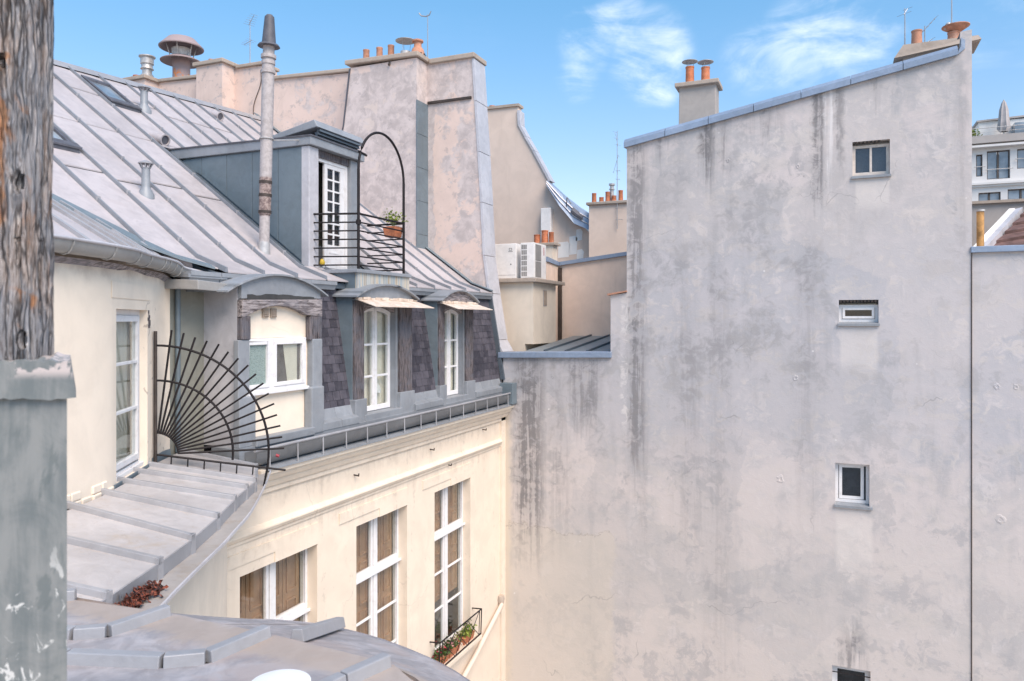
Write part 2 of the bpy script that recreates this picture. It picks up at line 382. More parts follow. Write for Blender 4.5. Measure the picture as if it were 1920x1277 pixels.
def glass(name, base, tr, rough=.03, refl=.06):
    m = bpy.data.materials.new(name); m.use_nodes = True
    nt = m.node_tree; nt.nodes.clear(); n = nt.nodes
    out = n.new('ShaderNodeOutputMaterial'); t = n.new('ShaderNodeBsdfTransparent'); t.inputs[0].default_value = (*tr, 1)
    gl = n.new('ShaderNodeBsdfGlossy'); gl.inputs['Roughness'].default_value = rough; gl.inputs[0].default_value = (*base, 1)
    lw_ = n.new('ShaderNodeLayerWeight'); lw_.inputs[0].default_value = .5
    fr = n.new('ShaderNodeMath'); fr.operation = 'POWER'; fr.inputs[1].default_value = 4.; nt.links.new(lw_.outputs['Facing'], fr.inputs[0])
    ad = n.new('ShaderNodeMath'); ad.operation = 'MULTIPLY_ADD'; ad.use_clamp = True
    nt.links.new(fr.outputs[0], ad.inputs[0]); ad.inputs[1].default_value = .8; ad.inputs[2].default_value = refl
    mx = n.new('ShaderNodeMixShader')
    nt.links.new(ad.outputs[0], mx.inputs[0]); nt.links.new(t.outputs[0], mx.inputs[1]); nt.links.new(gl.outputs[0], mx.inputs[2])
    nt.links.new(mx.outputs[0], out.inputs[0]); MATS[name] = m
glass('glass', (.9, .95, 1.), (.93, .94, .92), refl=.05)
glass('glass_dark', (.85, .92, 1.), (.6, .62, .64), refl=.05)
def frosted(g):
    v = g.voro(60., 'F1')
    return dict(c=g.mix((.13, .19, .18), (.26, .33, .31), g.ramp(v, .1, .5)), r=.25, h=v, s=.5, d=.01)
mat('glass_frosted', frosted, spec=.6)
def bigglass(g):
    n = g.noise(.8, 3)
    return dict(c=g.mix((.16, .20, .24), (.30, .35, .40), g.ramp(n, .4, .6)), r=.08)
mat('glass_far', bigglass, spec=.8)

# ------------------------------------------------------------------ mesh helpers
ORG = {}
def tag(o, label=None, cat=None, group=None, kind=None):
    if label: o['label'] = label
    if cat: o['category'] = cat
    if group: o['group'] = group
    if kind: o['kind'] = kind
    return o
def thing(name, loc, label, cat, group=None):
    o = bpy.data.objects.new(name, None); col.objects.link(o)
    o.location = loc; o.empty_display_size = .2
    ORG[o.name] = Vector(loc)
    return tag(o, label, cat, group)
class Fr:
    "local frame: u horizontal, n outward, z up"
    def __init__(s, o, u, n): s.o, s.u, s.n = Vector(o), Vector(u).normalized(), Vector(n).normalized()
    def p(s, u, n, z): return s.o + s.u * u + s.n * n + Vector((0, 0, z))
FX = lambda x: Fr((x, 0, 0), (0, 1, 0), (1, 0, 0))        # facing +x, u = y
FY = lambda y: Fr((0, y, 0), (1, 0, 0), (0, -1, 0))       # facing -y, u = x
class MB:
    def __init__(s): s.v, s.f = [], []
    def add(s, vs, fs):
        k = len(s.v); s.v += [Vector(a) for a in vs]; s.f += [tuple(i + k for i in f) for f in fs]; return s
    def box(s, x0, x1, y0, y1, z0, z1):
        return s.hexa([(x0, y0, z0), (x1, y0, z0), (x1, y1, z0), (x0, y1, z0), (x0, y0, z1), (x1, y0, z1), (x1, y1, z1), (x0, y1, z1)])
    def hexa(s, p):
        return s.add(p, [(0, 3, 2, 1), (4, 5, 6, 7), (0, 1, 5, 4), (1, 2, 6, 5), (2, 3, 7, 6), (3, 0, 4, 7)])
    def fbox(s, fr, u0, u1, n0, n1, z0, z1):
        return s.hexa([fr.p(*q) for q in ((u0, n0, z0), (u1, n0, z0), (u1, n1, z0), (u0, n1, z0), (u0, n0, z1), (u1, n0, z1), (u1, n1, z1), (u0, n1, z1))])
    def prism(s, a, b):
        "closed solid between two matching polygons"
        n = len(a)
        s.add(list(a) + list(b), [tuple(range(n))[::-1], tuple(range(n, 2 * n))] + [(i, (i + 1) % n, n + (i + 1) % n, n + i) for i in range(n)]); return s
    def fprism(s, fr, uz, n0, n1):
        return s.prism([fr.p(u, n0, z) for u, z in uz], [fr.p(u, n1, z) for u, z in uz])
    def tube(s, pts, r, n=8, r2=None, closed=False):
        pts = [Vector(p) for p in pts]; m = len(pts); rings = []
        for i, p in enumerate(pts):
            d = (pts[min(i + 1, m - 1)] - pts[max(i - 1, 0)]).normalized()
            up = Vector((0, 0, 1)) if abs(d.z) < .9 else Vector((0, 1, 0))
            a = d.cross(up).normalized(); b = a.cross(d)
            rr = r if r2 is None else r + (r2 - r) * i / (m - 1)
            rings.append([p + (a * math.cos(2 * math.pi * k / n) + b * math.sin(2 * math.pi * k / n)) * rr for k in range(n)])
        fs = [(i * n + k, i * n + (k + 1) % n, (i + 1) * n + (k + 1) % n, (i + 1) * n + k) for i in range(m - 1) for k in range(n)]
        fs += [tuple(range(n))[::-1], tuple(range((m - 1) * n, m * n))]
        return s.add([q for r_ in rings for q in r_], fs)
    def lathe(s, c, prof, n=16, axis=None, loop=False):
        c = Vector(c); q = axis if axis else Matrix.Identity(3)
        vs = [c + q @ Vector((r * math.cos(2 * math.pi * k / n), r * math.sin(2 * math.pi * k / n), z)) for r, z in prof for k in range(n)]
        m = len(prof)
        fs = [(i * n + k, i * n + (k + 1) % n, (i + 1) * n + (k + 1) % n, (i + 1) * n + k) for i in range(m - 1) for k in range(n)]
        if loop: fs += [((m - 1) * n + k, (m - 1) * n + (k + 1) % n, (k + 1) % n, k) for k in range(n)]
        else: fs += [tuple(range(n))[::-1], tuple(range((m - 1) * n, m * n))]
        return s.add(vs, fs)
    def loft(s, A, B, th=0.):
        "strip between polylines A and B; with th a slab thickened downwards"
        n = len(A); dz = Vector((0, 0, -th))
        if not th:
            return s.add(list(A) + list(B), [(i, i + 1, n + i + 1, n + i) for i in range(n - 1)])
        A, B = [Vector(a) for a in A], [Vector(b) for b in B]
        for i in range(n - 1):
            s.hexa([A[i] + dz, A[i + 1] + dz, B[i + 1] + dz, B[i] + dz, A[i], A[i + 1], B[i + 1], B[i]])
        return s
    def build(s, name, mt, parent=None, smooth=None, bevel=0., label=None, org=None):
        o0 = ORG[parent.name] if parent else Vector(org or (0, 0, 0))
        bm = bmesh.new()
        vv = [bm.verts.new(v - o0) for v in s.v]
        for f in s.f:
            try: bm.faces.new([vv[i] for i in f])
            except ValueError: pass
        if smooth is not None or bevel: bmesh.ops.remove_doubles(bm, verts=bm.verts, dist=1e-5)
        bmesh.ops.recalc_face_normals(bm, faces=bm.faces)
        me = bpy.data.meshes.new(name); bm.to_mesh(me); bm.free()
        me.materials.append(MATS[mt])
        if smooth is not None:
            me.polygons.foreach_set('use_smooth', [True] * len(me.polygons))
            me.set_sharp_from_angle(angle=R(smooth))
        o = bpy.data.objects.new(name, me); col.objects.link(o)
        if parent: o.parent = parent
        else: o.location = o0
        ORG[o.name] = o0
        if bevel:
            b = o.modifiers.new('bevel', 'BEVEL'); b.width = bevel; b.segments = 2; b.limit_method = 'ANGLE'
        if label: o['label'] = label
        return o
def inst(me, name, loc, rot, parent, scl=(1, 1, 1)):
    o = bpy.data.objects.new(name, me); col.objects.link(o)
    o.parent = parent; o.location = Vector(loc) - ORG[parent.name]; o.rotation_euler = rot; o.scale = scl
    return o
def holed(mb, fr, u0, u1, z0, z1, holes, depth, back=True):
    us = sorted({u0, u1, *[h[0] for h in holes], *[h[1] for h in holes]}); zs = sorted({z0, z1, *[h[2] for h in holes], *[h[3] for h in holes]})
    for n in ((0, -depth) if back else (0,)):
        for a, b in zip(us, us[1:]):
            for c, d in zip(zs, zs[1:]):
                if not any(h[0] <= a and b <= h[1] and h[2] <= c and d <= h[3] for h in holes):
                    mb.add([fr.p(a, n, c), fr.p(b, n, c), fr.p(b, n, d), fr.p(a, n, d)], [(0, 1, 2, 3)])
    for h in holes:
        q = [(h[0], h[2]), (h[1], h[2]), (h[1], h[3]), (h[0], h[3])]
        for (a, b), (c, d) in zip(q, q[1:] + q[:1]):
            mb.add([fr.p(a, 0, b), fr.p(c, 0, d), fr.p(c, -depth, d), fr.p(a, -depth, b)], [(0, 1, 2, 3)])
    return mb
def bars(fr, u0, u1, z0, z1, n0, n1, t):
    "rectangular frame of bar width t"
    m = MB()
    m.fbox(fr, u0, u0 + t, n0, n1, z0, z1); m.fbox(fr, u1 - t, u1, n0, n1, z0, z1)
    m.fbox(fr, u0 + t, u1 - t, n0, n1, z0, z0 + t); m.fbox(fr, u0 + t, u1 - t, n0, n1, z1 - t, z1)
    return m
def curtain(mb, fr, u0, u1, n, z0, z1, k=8, amp=.02):
    N = max(4, int((u1 - u0) * k * 6)); A, B = [], []
    for i in range(N + 1):
        u = u0 + (u1 - u0) * i / N; o = n + amp * math.sin(i * 2 * math.pi / 6 + random.random() * .6)
        A.append(fr.p(u, o, z0)); B.append(fr.p(u, o, z1))
    return mb.loft(A, B)
def roof_z(x): return 14.88 + .722 * (-.86 - x) if x < -.86 else 14.67 + (14.88 - 14.67) * (-.3 - x) / .56
def ridge_x(y): return -7.72 - y * .138      # ridge swings in slightly towards the tower

# ------------------------------------------------------------------ ground
tag(MB().box(-400, 400, -400, 400, -.3, 0).build('ground', 'ground_stone'), 'worn stone courtyard floor between the buildings', 'ground', kind='structure')

# ================================================================== blank gable wall (y = 0)
def scar(x, y, z, r, t):
    "rough mortar plug where an anchor was filled in"
    rnd = random.Random(int(x * 100 + z * 10)); n = 14
    ring = [(x + r * rnd.uniform(.55, 1.1) * math.cos(2 * math.pi * k / n), z + r * rnd.uniform(.7, 1.35) * math.sin(2 * math.pi * k / n)) for k in range(n)]
    cx, cz = x + r * .1, z - r * .15
    m = MB(); q = []
    for f, d in ((1., .0), (.85, .005), (.5, .007), (.35, .001)): q += [Vector((cx + (a - cx) * f, y - d, cz + (b - cz) * f)) for a, b in ring]
    m.add(q, [(j * n + k, j * n + (k + 1) % n, (j + 1) * n + (k + 1) % n, (j + 1) * n + k) for j in range(3) for k in range(n)] + [tuple(range(3 * n, 4 * n))])
    m.build('wall_scar', 'plaster_blank_wall', t)
def blank_wall():
    t = thing('gable_wall', (5, 0, 0), 'tall blank grey-pink rendered gable wall with four small windows', 'wall')
    fr = FY(0.)
    holes = [(7.97, 8.67, 16.98, 17.72), (7.71, 8.46, 13.91, 14.42), (7.64, 8.29, 10.1, 10.99), (7.58, 8.31, 5.6, 6.71)]
    m = MB()
    holed(m, fr, 3.15, 10.12, 0., 18.12, holes, .45, True)
    m.add([(3.15, 0, 18.12), (10.12, 0, 18.12), (10.12, 0, 19.75), (9.92, 0, 19.73), (9.9, 0, 19.37), ], [(0, 1, 2, 3, 4)])
    m.add([(-.02, 0, 0), (2.76, 0, 0), (2.76, 0, 13.1), (-.02, 0, 13.1)], [(0, 1, 2, 3)])
    m.add([(2.76, 0, 0), (3.15, 0, 0), (3.15, 0, 14.62), (2.76, 0, 14.60)], [(0, 1, 2, 3)])
    # returns, so the wall has its thickness
    m.add([(2.76, 0, 13.1), (2.76, .45, 13.1), (2.76, .45, 14.6), (2.76, 0, 14.6)], [(0, 1, 2, 3)])
    m.add([(2.76, 0, 14.6), (3.15, 0, 14.62), (3.15, .45, 14.62), (2.76, .45, 14.6)], [(0, 1, 2, 3)])
    m.add([(3.15, 0, 14.6), (3.15, 6, 14.6), (3.15, 6, 18.1), (3.15, 0, 18.12)], [(0, 1, 2, 3)])
    m.add([(10.12, 0, 0), (10.12, 6, 0), (10.12, 6, 19.75), (10.12, 0, 19.75)], [(0, 1, 2, 3)])
    m.add([(9.92, 0, 19.73), (10.12, 0, 19.75), (10.12, .45, 19.75), (9.92, .45, 19.73)], [(0, 1, 2, 3)])
    m.add([(-.02, .45, 0), (3.15, .45, 0), (3.15, .45, 14.62), (2.76, .45, 14.6), (2.76, .45, 13.1), (-.02, .45, 13.1)], [(0, 1, 2, 3, 4, 5)])
    m.build('wall', 'plaster_blank_wall', t)
    MB().prism([(3.15, 0.02, 18.12), (3.15, 6, 18.12), (9.9, 6, 19.37), (9.9, 0.02, 19.37)], [(3.15, 0.02, 18.16), (3.15, 6, 18.16), (9.9, 6, 19.41), (9.9, 0.02, 19.41)]).build('roof', 'zinc_grey', t)
    # blue-grey zinc copings in lengths
    n = 7
    for i in range(n):
        f0, f1 = i / n, (i + 1) / n - .002
        x0, x1 = 3.10 + 6.78 * f0, 3.10 + 6.78 * f1
        z0, z1 = 18.03 + 1.235 * f0, 18.03 + 1.235 * f1
        p = lambda x, z: [(x, -.09, z), (x, -.09, z + .12), (x, .0, z + .205), (x, .5, z + .205), (x, .5, z + .05), (x, -.06, z + .0)]
        MB().prism(p(x0, z0), p(x1, z1)).build('coping', 'zinc_blue', t)
    MB().prism([(9.86, -.05, 19.27), (10.0, -.03, 19.38), (10.0, -.03, 19.55), (9.93, -.05, 19.60), (9.93, -.05, 19.45)], [(9.86, .05, 19.27), (10.0, .05, 19.38), (10.0, .05, 19.55), (9.93, .05, 19.60), (9.93, .05, 19.45)]).build('flashing', 'zinc_blue', t)
    MB().fprism(fr, [(-.13, 13.05), (2.79, 13.11), (2.79, 13.25), (-.13, 13.19)], -.5, .08).build('coping', 'zinc_blue', t, bevel=.01)
    MB().fprism(fr, [(2.70, 14.58), (3.16, 14.66), (3.16, 14.69), (2.70, 14.62)], -.2, .07).build('coping', 'terracotta_pale', t)
    # windows
    def win(h, kind):
        u0, u1, z0, z1 = h
        W = bars(fr, u0, u1, z0 + .05, z1 - (.06 if kind == 0 else .1 if kind == 1 else 0), -.2, -.13, .06 if kind < 3 else .10)
        if kind == 0: W.fbox(fr, (u0 + u1) / 2 - .022, (u0 + u1) / 2 + .022, -.195, -.125, z0 + .1, z1 - .1)
        o = W.build('window', 'white_paint' if kind else 'frame_beige', t)
        if kind == 1: bars(fr, u0 + .07, u1 - .07, z0 + .12, z1 - .16, -.18, -.11, .05).build('sash', 'white_paint', o)
        if kind == 2:
            f2 = Fr(fr.p(u0 + .07, -.17, 0), (1, .1, 0), (.1, -1, 0))
            bars(f2, 0, .48, z0 + .12, z1 - .05, -.02, .03, .06).build('sash', 'white_paint', o)
            MB().fbox(f2, .06, .42, .0, .006, z0 + .18, z1 - .11).build('pane', 'glass_dark', o)
        else:
            MB().fbox(fr, u0 + .02, u1 - .02, -.162, -.158, z0 + .07, z1 - .07).build('pane', 'glass_dark', o)
        MB().fbox(fr, u0 - .01, u1 + .01, -.50, (-.26 if kind < 3 else -.44), z0 - .01, z1 + .01).build('room', ('curtain_grey', 'room_blue', 'room_blue', 'ac_dark')[kind], o)
        if kind < 3:
            s_ = MB().fprism(Fr((0, 0, 0), (0, -1, 0), (1, 0, 0)), [(-.12, z0 + .05), (.055, z0 + .015), (.055, z0 - .035), (-.12, z0 - .02)], u0 - .02 + 0., u1 + (.02 if kind != 2 else .06))
            s_.build('sill', 'zinc_grey', o)
        else:
            MB().tube([fr.p(u0, -.05, 6.56), fr.p(u1, -.05, 6.56)], .011).build('bar', 'iron', o)
            MB().tube([fr.p(u0, -.05, 6.2), fr.p(u1, -.05, 6.2)], .011).build('bar', 'iron', o)
    for i, h in enumerate(holes): win(h, i)
    # crumbled soffit brick ends above two of the windows
    for k in range(7): MB().box(8.0 + k * .075, 8.045 + k * .075, .02, .1, 17.69, 17.73).build('soffit_brick', 'iron_brown', t)
    for k in range(11): MB().box(7.73 + k * .066, 7.765 + k * .066, .01, .1, 14.37, 14.425).build('soffit_brick', 'iron_brown', t)
    # joint and cable where the next wall starts, old anchor scars
    MB().tube([(10.115, -.012, z) for z in (0, 4, 8, 12, 15.4)], .010, 6).build('cable', 'wire_dark', t)
    for x, z, r in ((6.85, 12.75, .07), (6.55, 10.55, .09), (6.9, 17.3, .05), (5.45, 17.55, .05), (10.55, 12.7, .07), (10.6, 10.1, .1), (10.9, 12.7, .06)):
        if x < 10.1:
            scar(x, .0, z, r, t)
blank_wall()
# lower wall to the right of the joint
def boundary():
    t = thing('boundary_wall', (12, 0, 0), 'lower pale wall under a blue-grey coping, right of the dark joint', 'wall')
    MB().box(10.13, 16, .03, .5, 0, 15.34).build('wall', 'plaster_blank_wall', t)
    for i in range(3):
        MB().box(10.1 + i * 2, 12.095 + i * 2, -.05, .58, 15.33, 15.45).build('coping', 'zinc_blue', t, bevel=.008)
    for x, z, r in ((10.55, 12.7, .07), (10.6, 10.1, .1), (10.86, 12.7, .06)):
        scar(x, .03, z, r, t)
boundary()

# ---- pots, cowls, antennas (used by several stacks)
def pot(parent, x, y, z, r=.085, h=.28, mt='terracotta', name='chimney_pot'):
    return MB().lathe((x, y, z), [(r * 1.02, -.02), (r, .05), (r * .92, h - .04), (r * 1.0, h - .03), (r * 1.0, h), (r * .8, h), (r * .78, h - .06), (.002, h - .06)], 16).build(name, mt, parent, smooth=40)
def cowl(parent, x, y, z, r=.16, lift=.12, mt='galvanised'):
    m = MB()
    for k in range(3):
        a = k * 2.09 + .4; m.tube([(x + r * .42 * math.cos(a), y + r * .42 * math.sin(a), z - .06), (x + r * .5 * math.cos(a), y + r * .5 * math.sin(a), z + lift)], .006, 6)
    m.lathe((x, y, z + lift), [(r, 0), (r, .008), (r * .5, .045), (.002, .06), (.002, .05), (r * .5, .03), (r * .97, -.002)], 18, None, True)
    return m.build('rain_cowl', mt, parent, smooth=40)
def antenna(x, y, z0, z1, label, arms, group=None, fork=False):
    t = thing('antenna', (x, y, z0), label, 'antenna', group)
    MB().tube([(x, y, z0 - .03), (x, y, z1)], .016, 6, .010).build('mast', 'antenna_metal', t)
    for (z, dx, dy, dz, n) in arms:
        m = MB().tube([(x - dx * .25, y - dy * .25, z - dz * .25), (x + dx * .75, y + dy * .75, z + dz * .75)], .007, 5)
        for k in range(n):
            f = -.2 + .95 * k / max(1, n - 1); c = Vector((x + dx * f, y + dy * f, z + dz * f)); q = Vector((-dy, dx, 0)).normalized() * (.16 - .06 * f)
            m.tube([c - q, c + q], .004, 4)
        m.build('boom', 'antenna_metal', t)
    return t
# chimney on the sloping top of the blank wall
t = thing('chimney_stack', (4.65, .8, 18.3), 'grey rendered chimney with two capped orange pots on the sloping gable wall', 'chimney')
MB().fprism(FY(.8), [(4.20, 18.0), (5.07, 18.0), (5.07, 19.55), (4.22, 19.55)], -.55, 0).build('shaft', 'plaster_concrete', t, bevel=.015)
MB().box(4.13, 5.15, .70, 1.45, 19.54, 19.64).build('cap_slab', 'coping_stone', t, bevel=.015)
for x, h in ((4.43, .46), (4.80, .40)):
    p = pot(t, x, 1.05, 19.63, .105, h); cowl(p, x, 1.05, 19.63 + h, .19, .12)
# chimney behind the high corner of the blank wall
t = thing('chimney_stack', (9.6, 1.5, 19.2), 'broad low chimney with flared slab behind the high corner of the gable', 'chimney')
MB().box(9.0, 10.3, 1.2, 1.9, 18.9, 19.95).build('shaft', 'plaster_concrete', t, bevel=.015)
MB().prism([(8.82, 1.05, 19.7), (10.45, 1.05, 19.88), (10.45, 2.0, 19.88), (8.82, 2.0, 19.7)], [(9.0, 1.1, 19.98), (10.4, 1.1, 19.98), (10.4, 1.95, 19.98), (9.0, 1.95, 19.98)]).build('cap_slab', 'coping_stone', t)
pot(t, 9.28, 1.35, 19.97, .11, .36, 'terracotta_pale')
p = pot(t, 9.98, 1.35, 19.97, .12, .22, 'terracotta_pale')
MB().lathe((10.02, 1.35, 20.20), [(.12, 0), (.27, .10), (.27, .115), (.1, .03), (.002, .03)], 18).build('rain_cowl', 'terracotta_pale', p, smooth=40)
m = MB()
for k in range(5): m.lathe((9.84 + k * .035, 1.3, 20.3 + .05 * math.sin(k * 1.4)), [(.002, -.06), (.05, -.03), (.06, 0), (.05, .03), (.002, .06)], 8)
m.build('elbow_cowl', 'galvanised', p, smooth=60)
antenna(9.07, 1.6, 19.97, 20.95, 'thin straight aerial mast beside the broad chimney pot', [(20.85, .08, .1, .15, 2)])
antenna(9.46, 1.6, 19.97, 20.5, 'short aerial with slanting boom between the chimney pots', [(20.42, .3, .1, .35, 5), (20.1, .2, .1, .15, 4)])
antenna(9.99, 1.7, 19.97, 21.5, 'tall bare mast rising beside the flared terracotta cowl', [(21.4, .2, .1, 0, 3)])

# ================================================================== cream mansard house
B = thing('mansard_house', (-.1, -4.7, 0), 'cream house with slate and zinc mansard roof, arched dormers and tall windows', 'building')
HW = [(-9.1, -7.4), (-6.33, -4.65), (-3.56, -1.89)]
m = MB(); fr = FX(0.)
holed(m, fr, -9.46, -.0, 0., 11.80, [(a, b, 6.9, 10.42) for a, b in HW] + [(a, b, 1.2, 4.6) for a, b in HW], .22, False)
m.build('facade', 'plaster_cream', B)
m = MB()
for y0 in (-9.46,): m.add([(-.22, y0, 0), (0, y0, 0), (0, y0, 11.8), (-.22, y0, 11.8)], [(0, 1, 2, 3)])
MB().prism([(-.85, -9.44, 0), (-14, -9.44, 0), (-14, -9.44, 15.2), (-6.45, -9.44, 18.75), (-.95, -9.44, 14.78), (-.85, -9.44, 14.5)],
           [(-.85, -.01, 0), (-14, -.01, 0), (-14, -.01, 15.2), (-7.72, -.01, 19.70), (-.95, -.01, 14.78), (-.85, -.01, 14.5)]).build('core', 'room_dark', B)
# corner pier by the blank wall and shallow lintel panels
MB().box(.0, .05, -.26, -.005, 0, 11.72).build('corner_pier', 'plaster_cream', B)
for a, b in HW:
    q = MB().fprism(fr, [(a - .5, 10.58), (a + .70, 10.58), (a + .70, 10.42), (b - .0, 10.42), (b - .0, 10.76), (a - .5, 10.76)], 0., .018)
    q.build('lintel_panel', 'plaster_cream', B)
def extr(prof, y0, y1, cuts=1):
    m = MB()
    for k in range(cuts):
        a, b = y0 + (y1 - y0) * k / cuts, y0 + (y1 - y0) * (k + 1) / cuts
        m.prism([(x, a, z) for x, z in prof], [(x, b, z) for x, z in prof])
    return m
extr([(0, 10.88), (.025, 10.88), (.03, 10.92), (.055, 10.94), (.085, 10.99), (.085, 11.01), (.03, 11.04), (0, 11.06)], -9.44, -.26).build('string_course', 'plaster_cream', B)
extr([(-.01, 11.50), (.05, 11.50), (.05, 11.57), (.09, 11.59), (.125, 11.66), (.125, 11.69), (.18, 11.71), (.22, 11.77), (.22, 11.805), (.28, 11.82), (.295, 11.895), (-.3, 11.93)], -9.0, -.002).build('cornice', 'plaster_cream', B)
for i in range(6):
    y0 = -8.9 + i * 1.482
    MB().prism([(.32, y0, 11.885), (.32, y0, 11.91), (-.35, y0, 12.03), (-.35, y0, 11.9)], [(.32, y0 + 1.478, 11.885), (.32, y0 + 1.478, 11.91), (-.35, y0 + 1.478, 12.03), (-.35, y0 + 1.478, 11.9)]).build('cornice_cover', 'zinc_grey', B)
for y, z in ((-6.4, 11.33), (-1.25, 11.42), (-3.75, 11.35), (-3.0, 10.9)): MB().tube([(-.02, y, z), (.10, y, z - .01), (.10, y, z + .03)], .014, 6).build('iron_hook', 'iron_brown', B)
# eaves gutter with round top rail and stays
m = MB(); prof = []
for k in range(9): a = math.pi * (1 + k / 8); prof.append((.19 + .115 * math.cos(a), 12.16 + .20 * math.sin(a)))
inner = [(.19 + (x - .19) * .9, 12.16 + (z - 12.16) * .92) for x, z in prof]
A = prof + inner[::-1]
gt = MB().prism([(x, -9.1, z) for x, z in A], [(x, -.30, z) for x, z in A]).build('gutter', 'zinc_gutter_dark', B, smooth=50)
MB().tube([(.30, -9.14, 12.20), (.30, -.30, 12.20)], .022, 8).build('gutter_rail', 'zinc_seam', gt, smooth=60)
for k in range(15):
    y = -8.85 + k * .6
    MB().tube([(.305, y, 12.20), (.312, y, 11.905)], .012, 6).build('gutter_stay', 'zinc_seam', gt)
MB().box(.02, .36, -.30, -.012, 11.92, 12.44).build('gutter_box', 'zinc_teal', B, bevel=.01)
MB().box(-.42, .085, -9.2, -.02, 12.0, 12.22).build('gutter_bed', 'zinc_grey', B)
# tall windows with brown inside shutters
for j, (a, b) in enumerate(HW):
    f2 = FX(-.22)
    for (z0, z1, zt) in ((6.9, 10.42, 9.40), (1.2, 4.6, 3.6)):
        W = bars(f2, a, b, z0, z1, -.06, .03, .07)
        mid = (a + b) / 2
        W.fbox(f2, mid - .04, mid + .04, -.05, .045, z0 + .07, z1 - .07)
        W.fbox(f2, a + .07, b - .07, -.05, .05, zt - .07, zt + .06)
        W.fbox(f2, a + .0, b - .0, .05, .09, zt - .075, zt - .03)
        for (u0, u1) in ((a + .07, mid - .05), (mid + .05, b - .07)):
            W.fbox(f2, u0, u0 + .055, -.035, .03, z0 + .07, z1 - .07) if u0 > mid else W.fbox(f2, u1 - .055, u1, -.035, .03, z0 + .07, z1 - .07)
            for k in range(1, 4):
                zz = zt - .08 - k * .77
                if zz > z0 + .2: W.fbox(f2, u0, u1, -.03, .02, zz - .018, zz + .018)
        o = W.build('window', 'white_paint', B, bevel=.006)
        for (u0, u1) in ((a + .07, mid - .05), (mid + .05, b - .07)):
            for (q0, q1) in ((z0 + .07, zt - .08), (zt + .08, z1 - .07)):
                MB().fbox(f2, u0, u1, -.008, -.004, q0, q1).build('pane', 'glass', o)
        # shutters folded behind the panes
        for s_ in range(4):
            u0 = a + .05 + s_ * (b - a - .1) / 4; u1 = u0 + (b - a - .1) / 4 - .012
            S = MB().fbox(f2, u0, u1, -.12, -.09, z0 + .02, z1 - .02)
            if j == 2 and z0 > 5: S = MB().fbox(f2, u0, u1, -.12, -.09, z0 + 1.0, z1 - .02)
            zz = z0 + (1.1 if j == 2 and z0 > 5 else .12)
            while zz < z1 - .3:
                h = min(.78, z1 - .1 - zz)
                q = bars(f2, u0 + .07, u1 - .07, zz, zz + h, -.09, -.066, .032); S.add(q.v, q.f); zz += h + .12
            S.build('shutter', 'brown_board', o)
        MB().fbox(f2, a, b, -.40, -.36, z0, z1).build('room', 'room_dark', o)
        if z0 > 5: MB().box(-.2, .10, a - .02, b + .02, z0 - .13, z0 - .005).build('sill', 'plaster_cream', o, bevel=.01)
MB().tube([(.02, -.33, 7.05), (.10, -.35, 6.98), (.12, -1.9, 6.35), (.12, -3.2, 5.85)], .055, 10).build('drain_pipe', 'plaster_back', B, smooth=60)
MB().lathe((.05, -.30, 7.1), [(.002, -.12), (.08, -.1), (.10, 0), (.08, .09), (.002, .1)], 10).build('pipe_head', 'coping_stone', B, smooth=60)

# ---- steep slate slope
SB, ST = (-.09, 12.50), (-.44, 14.62)
SLOPES = []
for (y0, y1) in ((-7.34, -6.35), (-4.46, -3.32), (-1.74, -.03)):
    sp_ = [(-.10, 12.2), (-.10, 12.5), (-.45, 14.6), (-.62, 14.6), (-.62, 12.2)]
    SLOPES.append(MB().prism([(x, y0, z) for x, z in sp_], [(x, y1, z) for x, z in sp_]).build('steep_slope', 'slate', B))
L = math.hypot(ST[0] - SB[0], ST[1] - SB[1]); lean = math.atan2(SB[0] - ST[0], ST[1] - SB[1])
def slate_mesh(wd):
    mb = MB().hexa([(.002, -wd / 2, 0), (.018, -wd / 2, 0), (.018, wd / 2, 0), (.002, wd / 2, 0), (.001, -wd / 2, .21), (.007, -wd / 2, .21), (.007, wd / 2, .21), (.001, wd / 2, .21)])
    bm = bmesh.new(); vv = [bm.verts.new(v) for v in mb.v]; [bm.faces.new([vv[i] for i in f]) for f in mb.f]
    bmesh.ops.recalc_face_normals(bm, faces=bm.faces); me = bpy.data.meshes.new('slate'); bm.to_mesh(me); bm.free(); me.materials.append(MATS['slate']); return me
SM = {}
ns = 0
for steep, (y0, y1, wd) in zip(SLOPES, ((-7.33, -6.36, .194), (-4.45, -3.33, .222), (-1.73, -.06, .238))):
    rows = 14; ex = L / rows
    for r in range(rows):
        n = round((y1 - y0) / wd)
        edges = [y0 + wd * (k + (.5 if r % 2 else 0)) for k in range(-1, n + 1)]
        for e in edges:
            a, b = max(e, y0), min(e + wd, y1)
            if b - a < .05: continue
            key = round(b - a, 2)
            if key not in SM: SM[key] = slate_mesh(key - .006)
            s = r * ex
            p = (SB[0] - math.sin(lean) * s + .003, (a + b) / 2 + random.uniform(-.003, .003), SB[1] + math.cos(lean) * s + random.uniform(-.005, .005))
            inst(SM[key], 'slate', p, (random.uniform(-.012, .012), -lean + random.uniform(-.008, .012), 0), steep); ns += 1
# flashing at the foot of each slate field, and the lead steps beside it
for (y0, y1) in ((-7.35, -6.36), (-4.45, -3.33), (-1.73, -.10)):
    n = 2 if y1 - y0 < 1.3 else 3
    for k in range(n):
        a, b = y0 + (y1 - y0) * k / n, y0 + (y1 - y0) * (k + 1) / n - .006
        pr = [(-.10, 12.54), (-.075, 12.54), (-.02, 12.38), (.09, 12.34), (.095, 12.22), (-.1, 12.2)]
        MB().prism([(x, a, z) for x, z in pr], [(x, b, z) for x, z in pr]).build('foot_flashing', 'zinc_grey', B, bevel=.008)
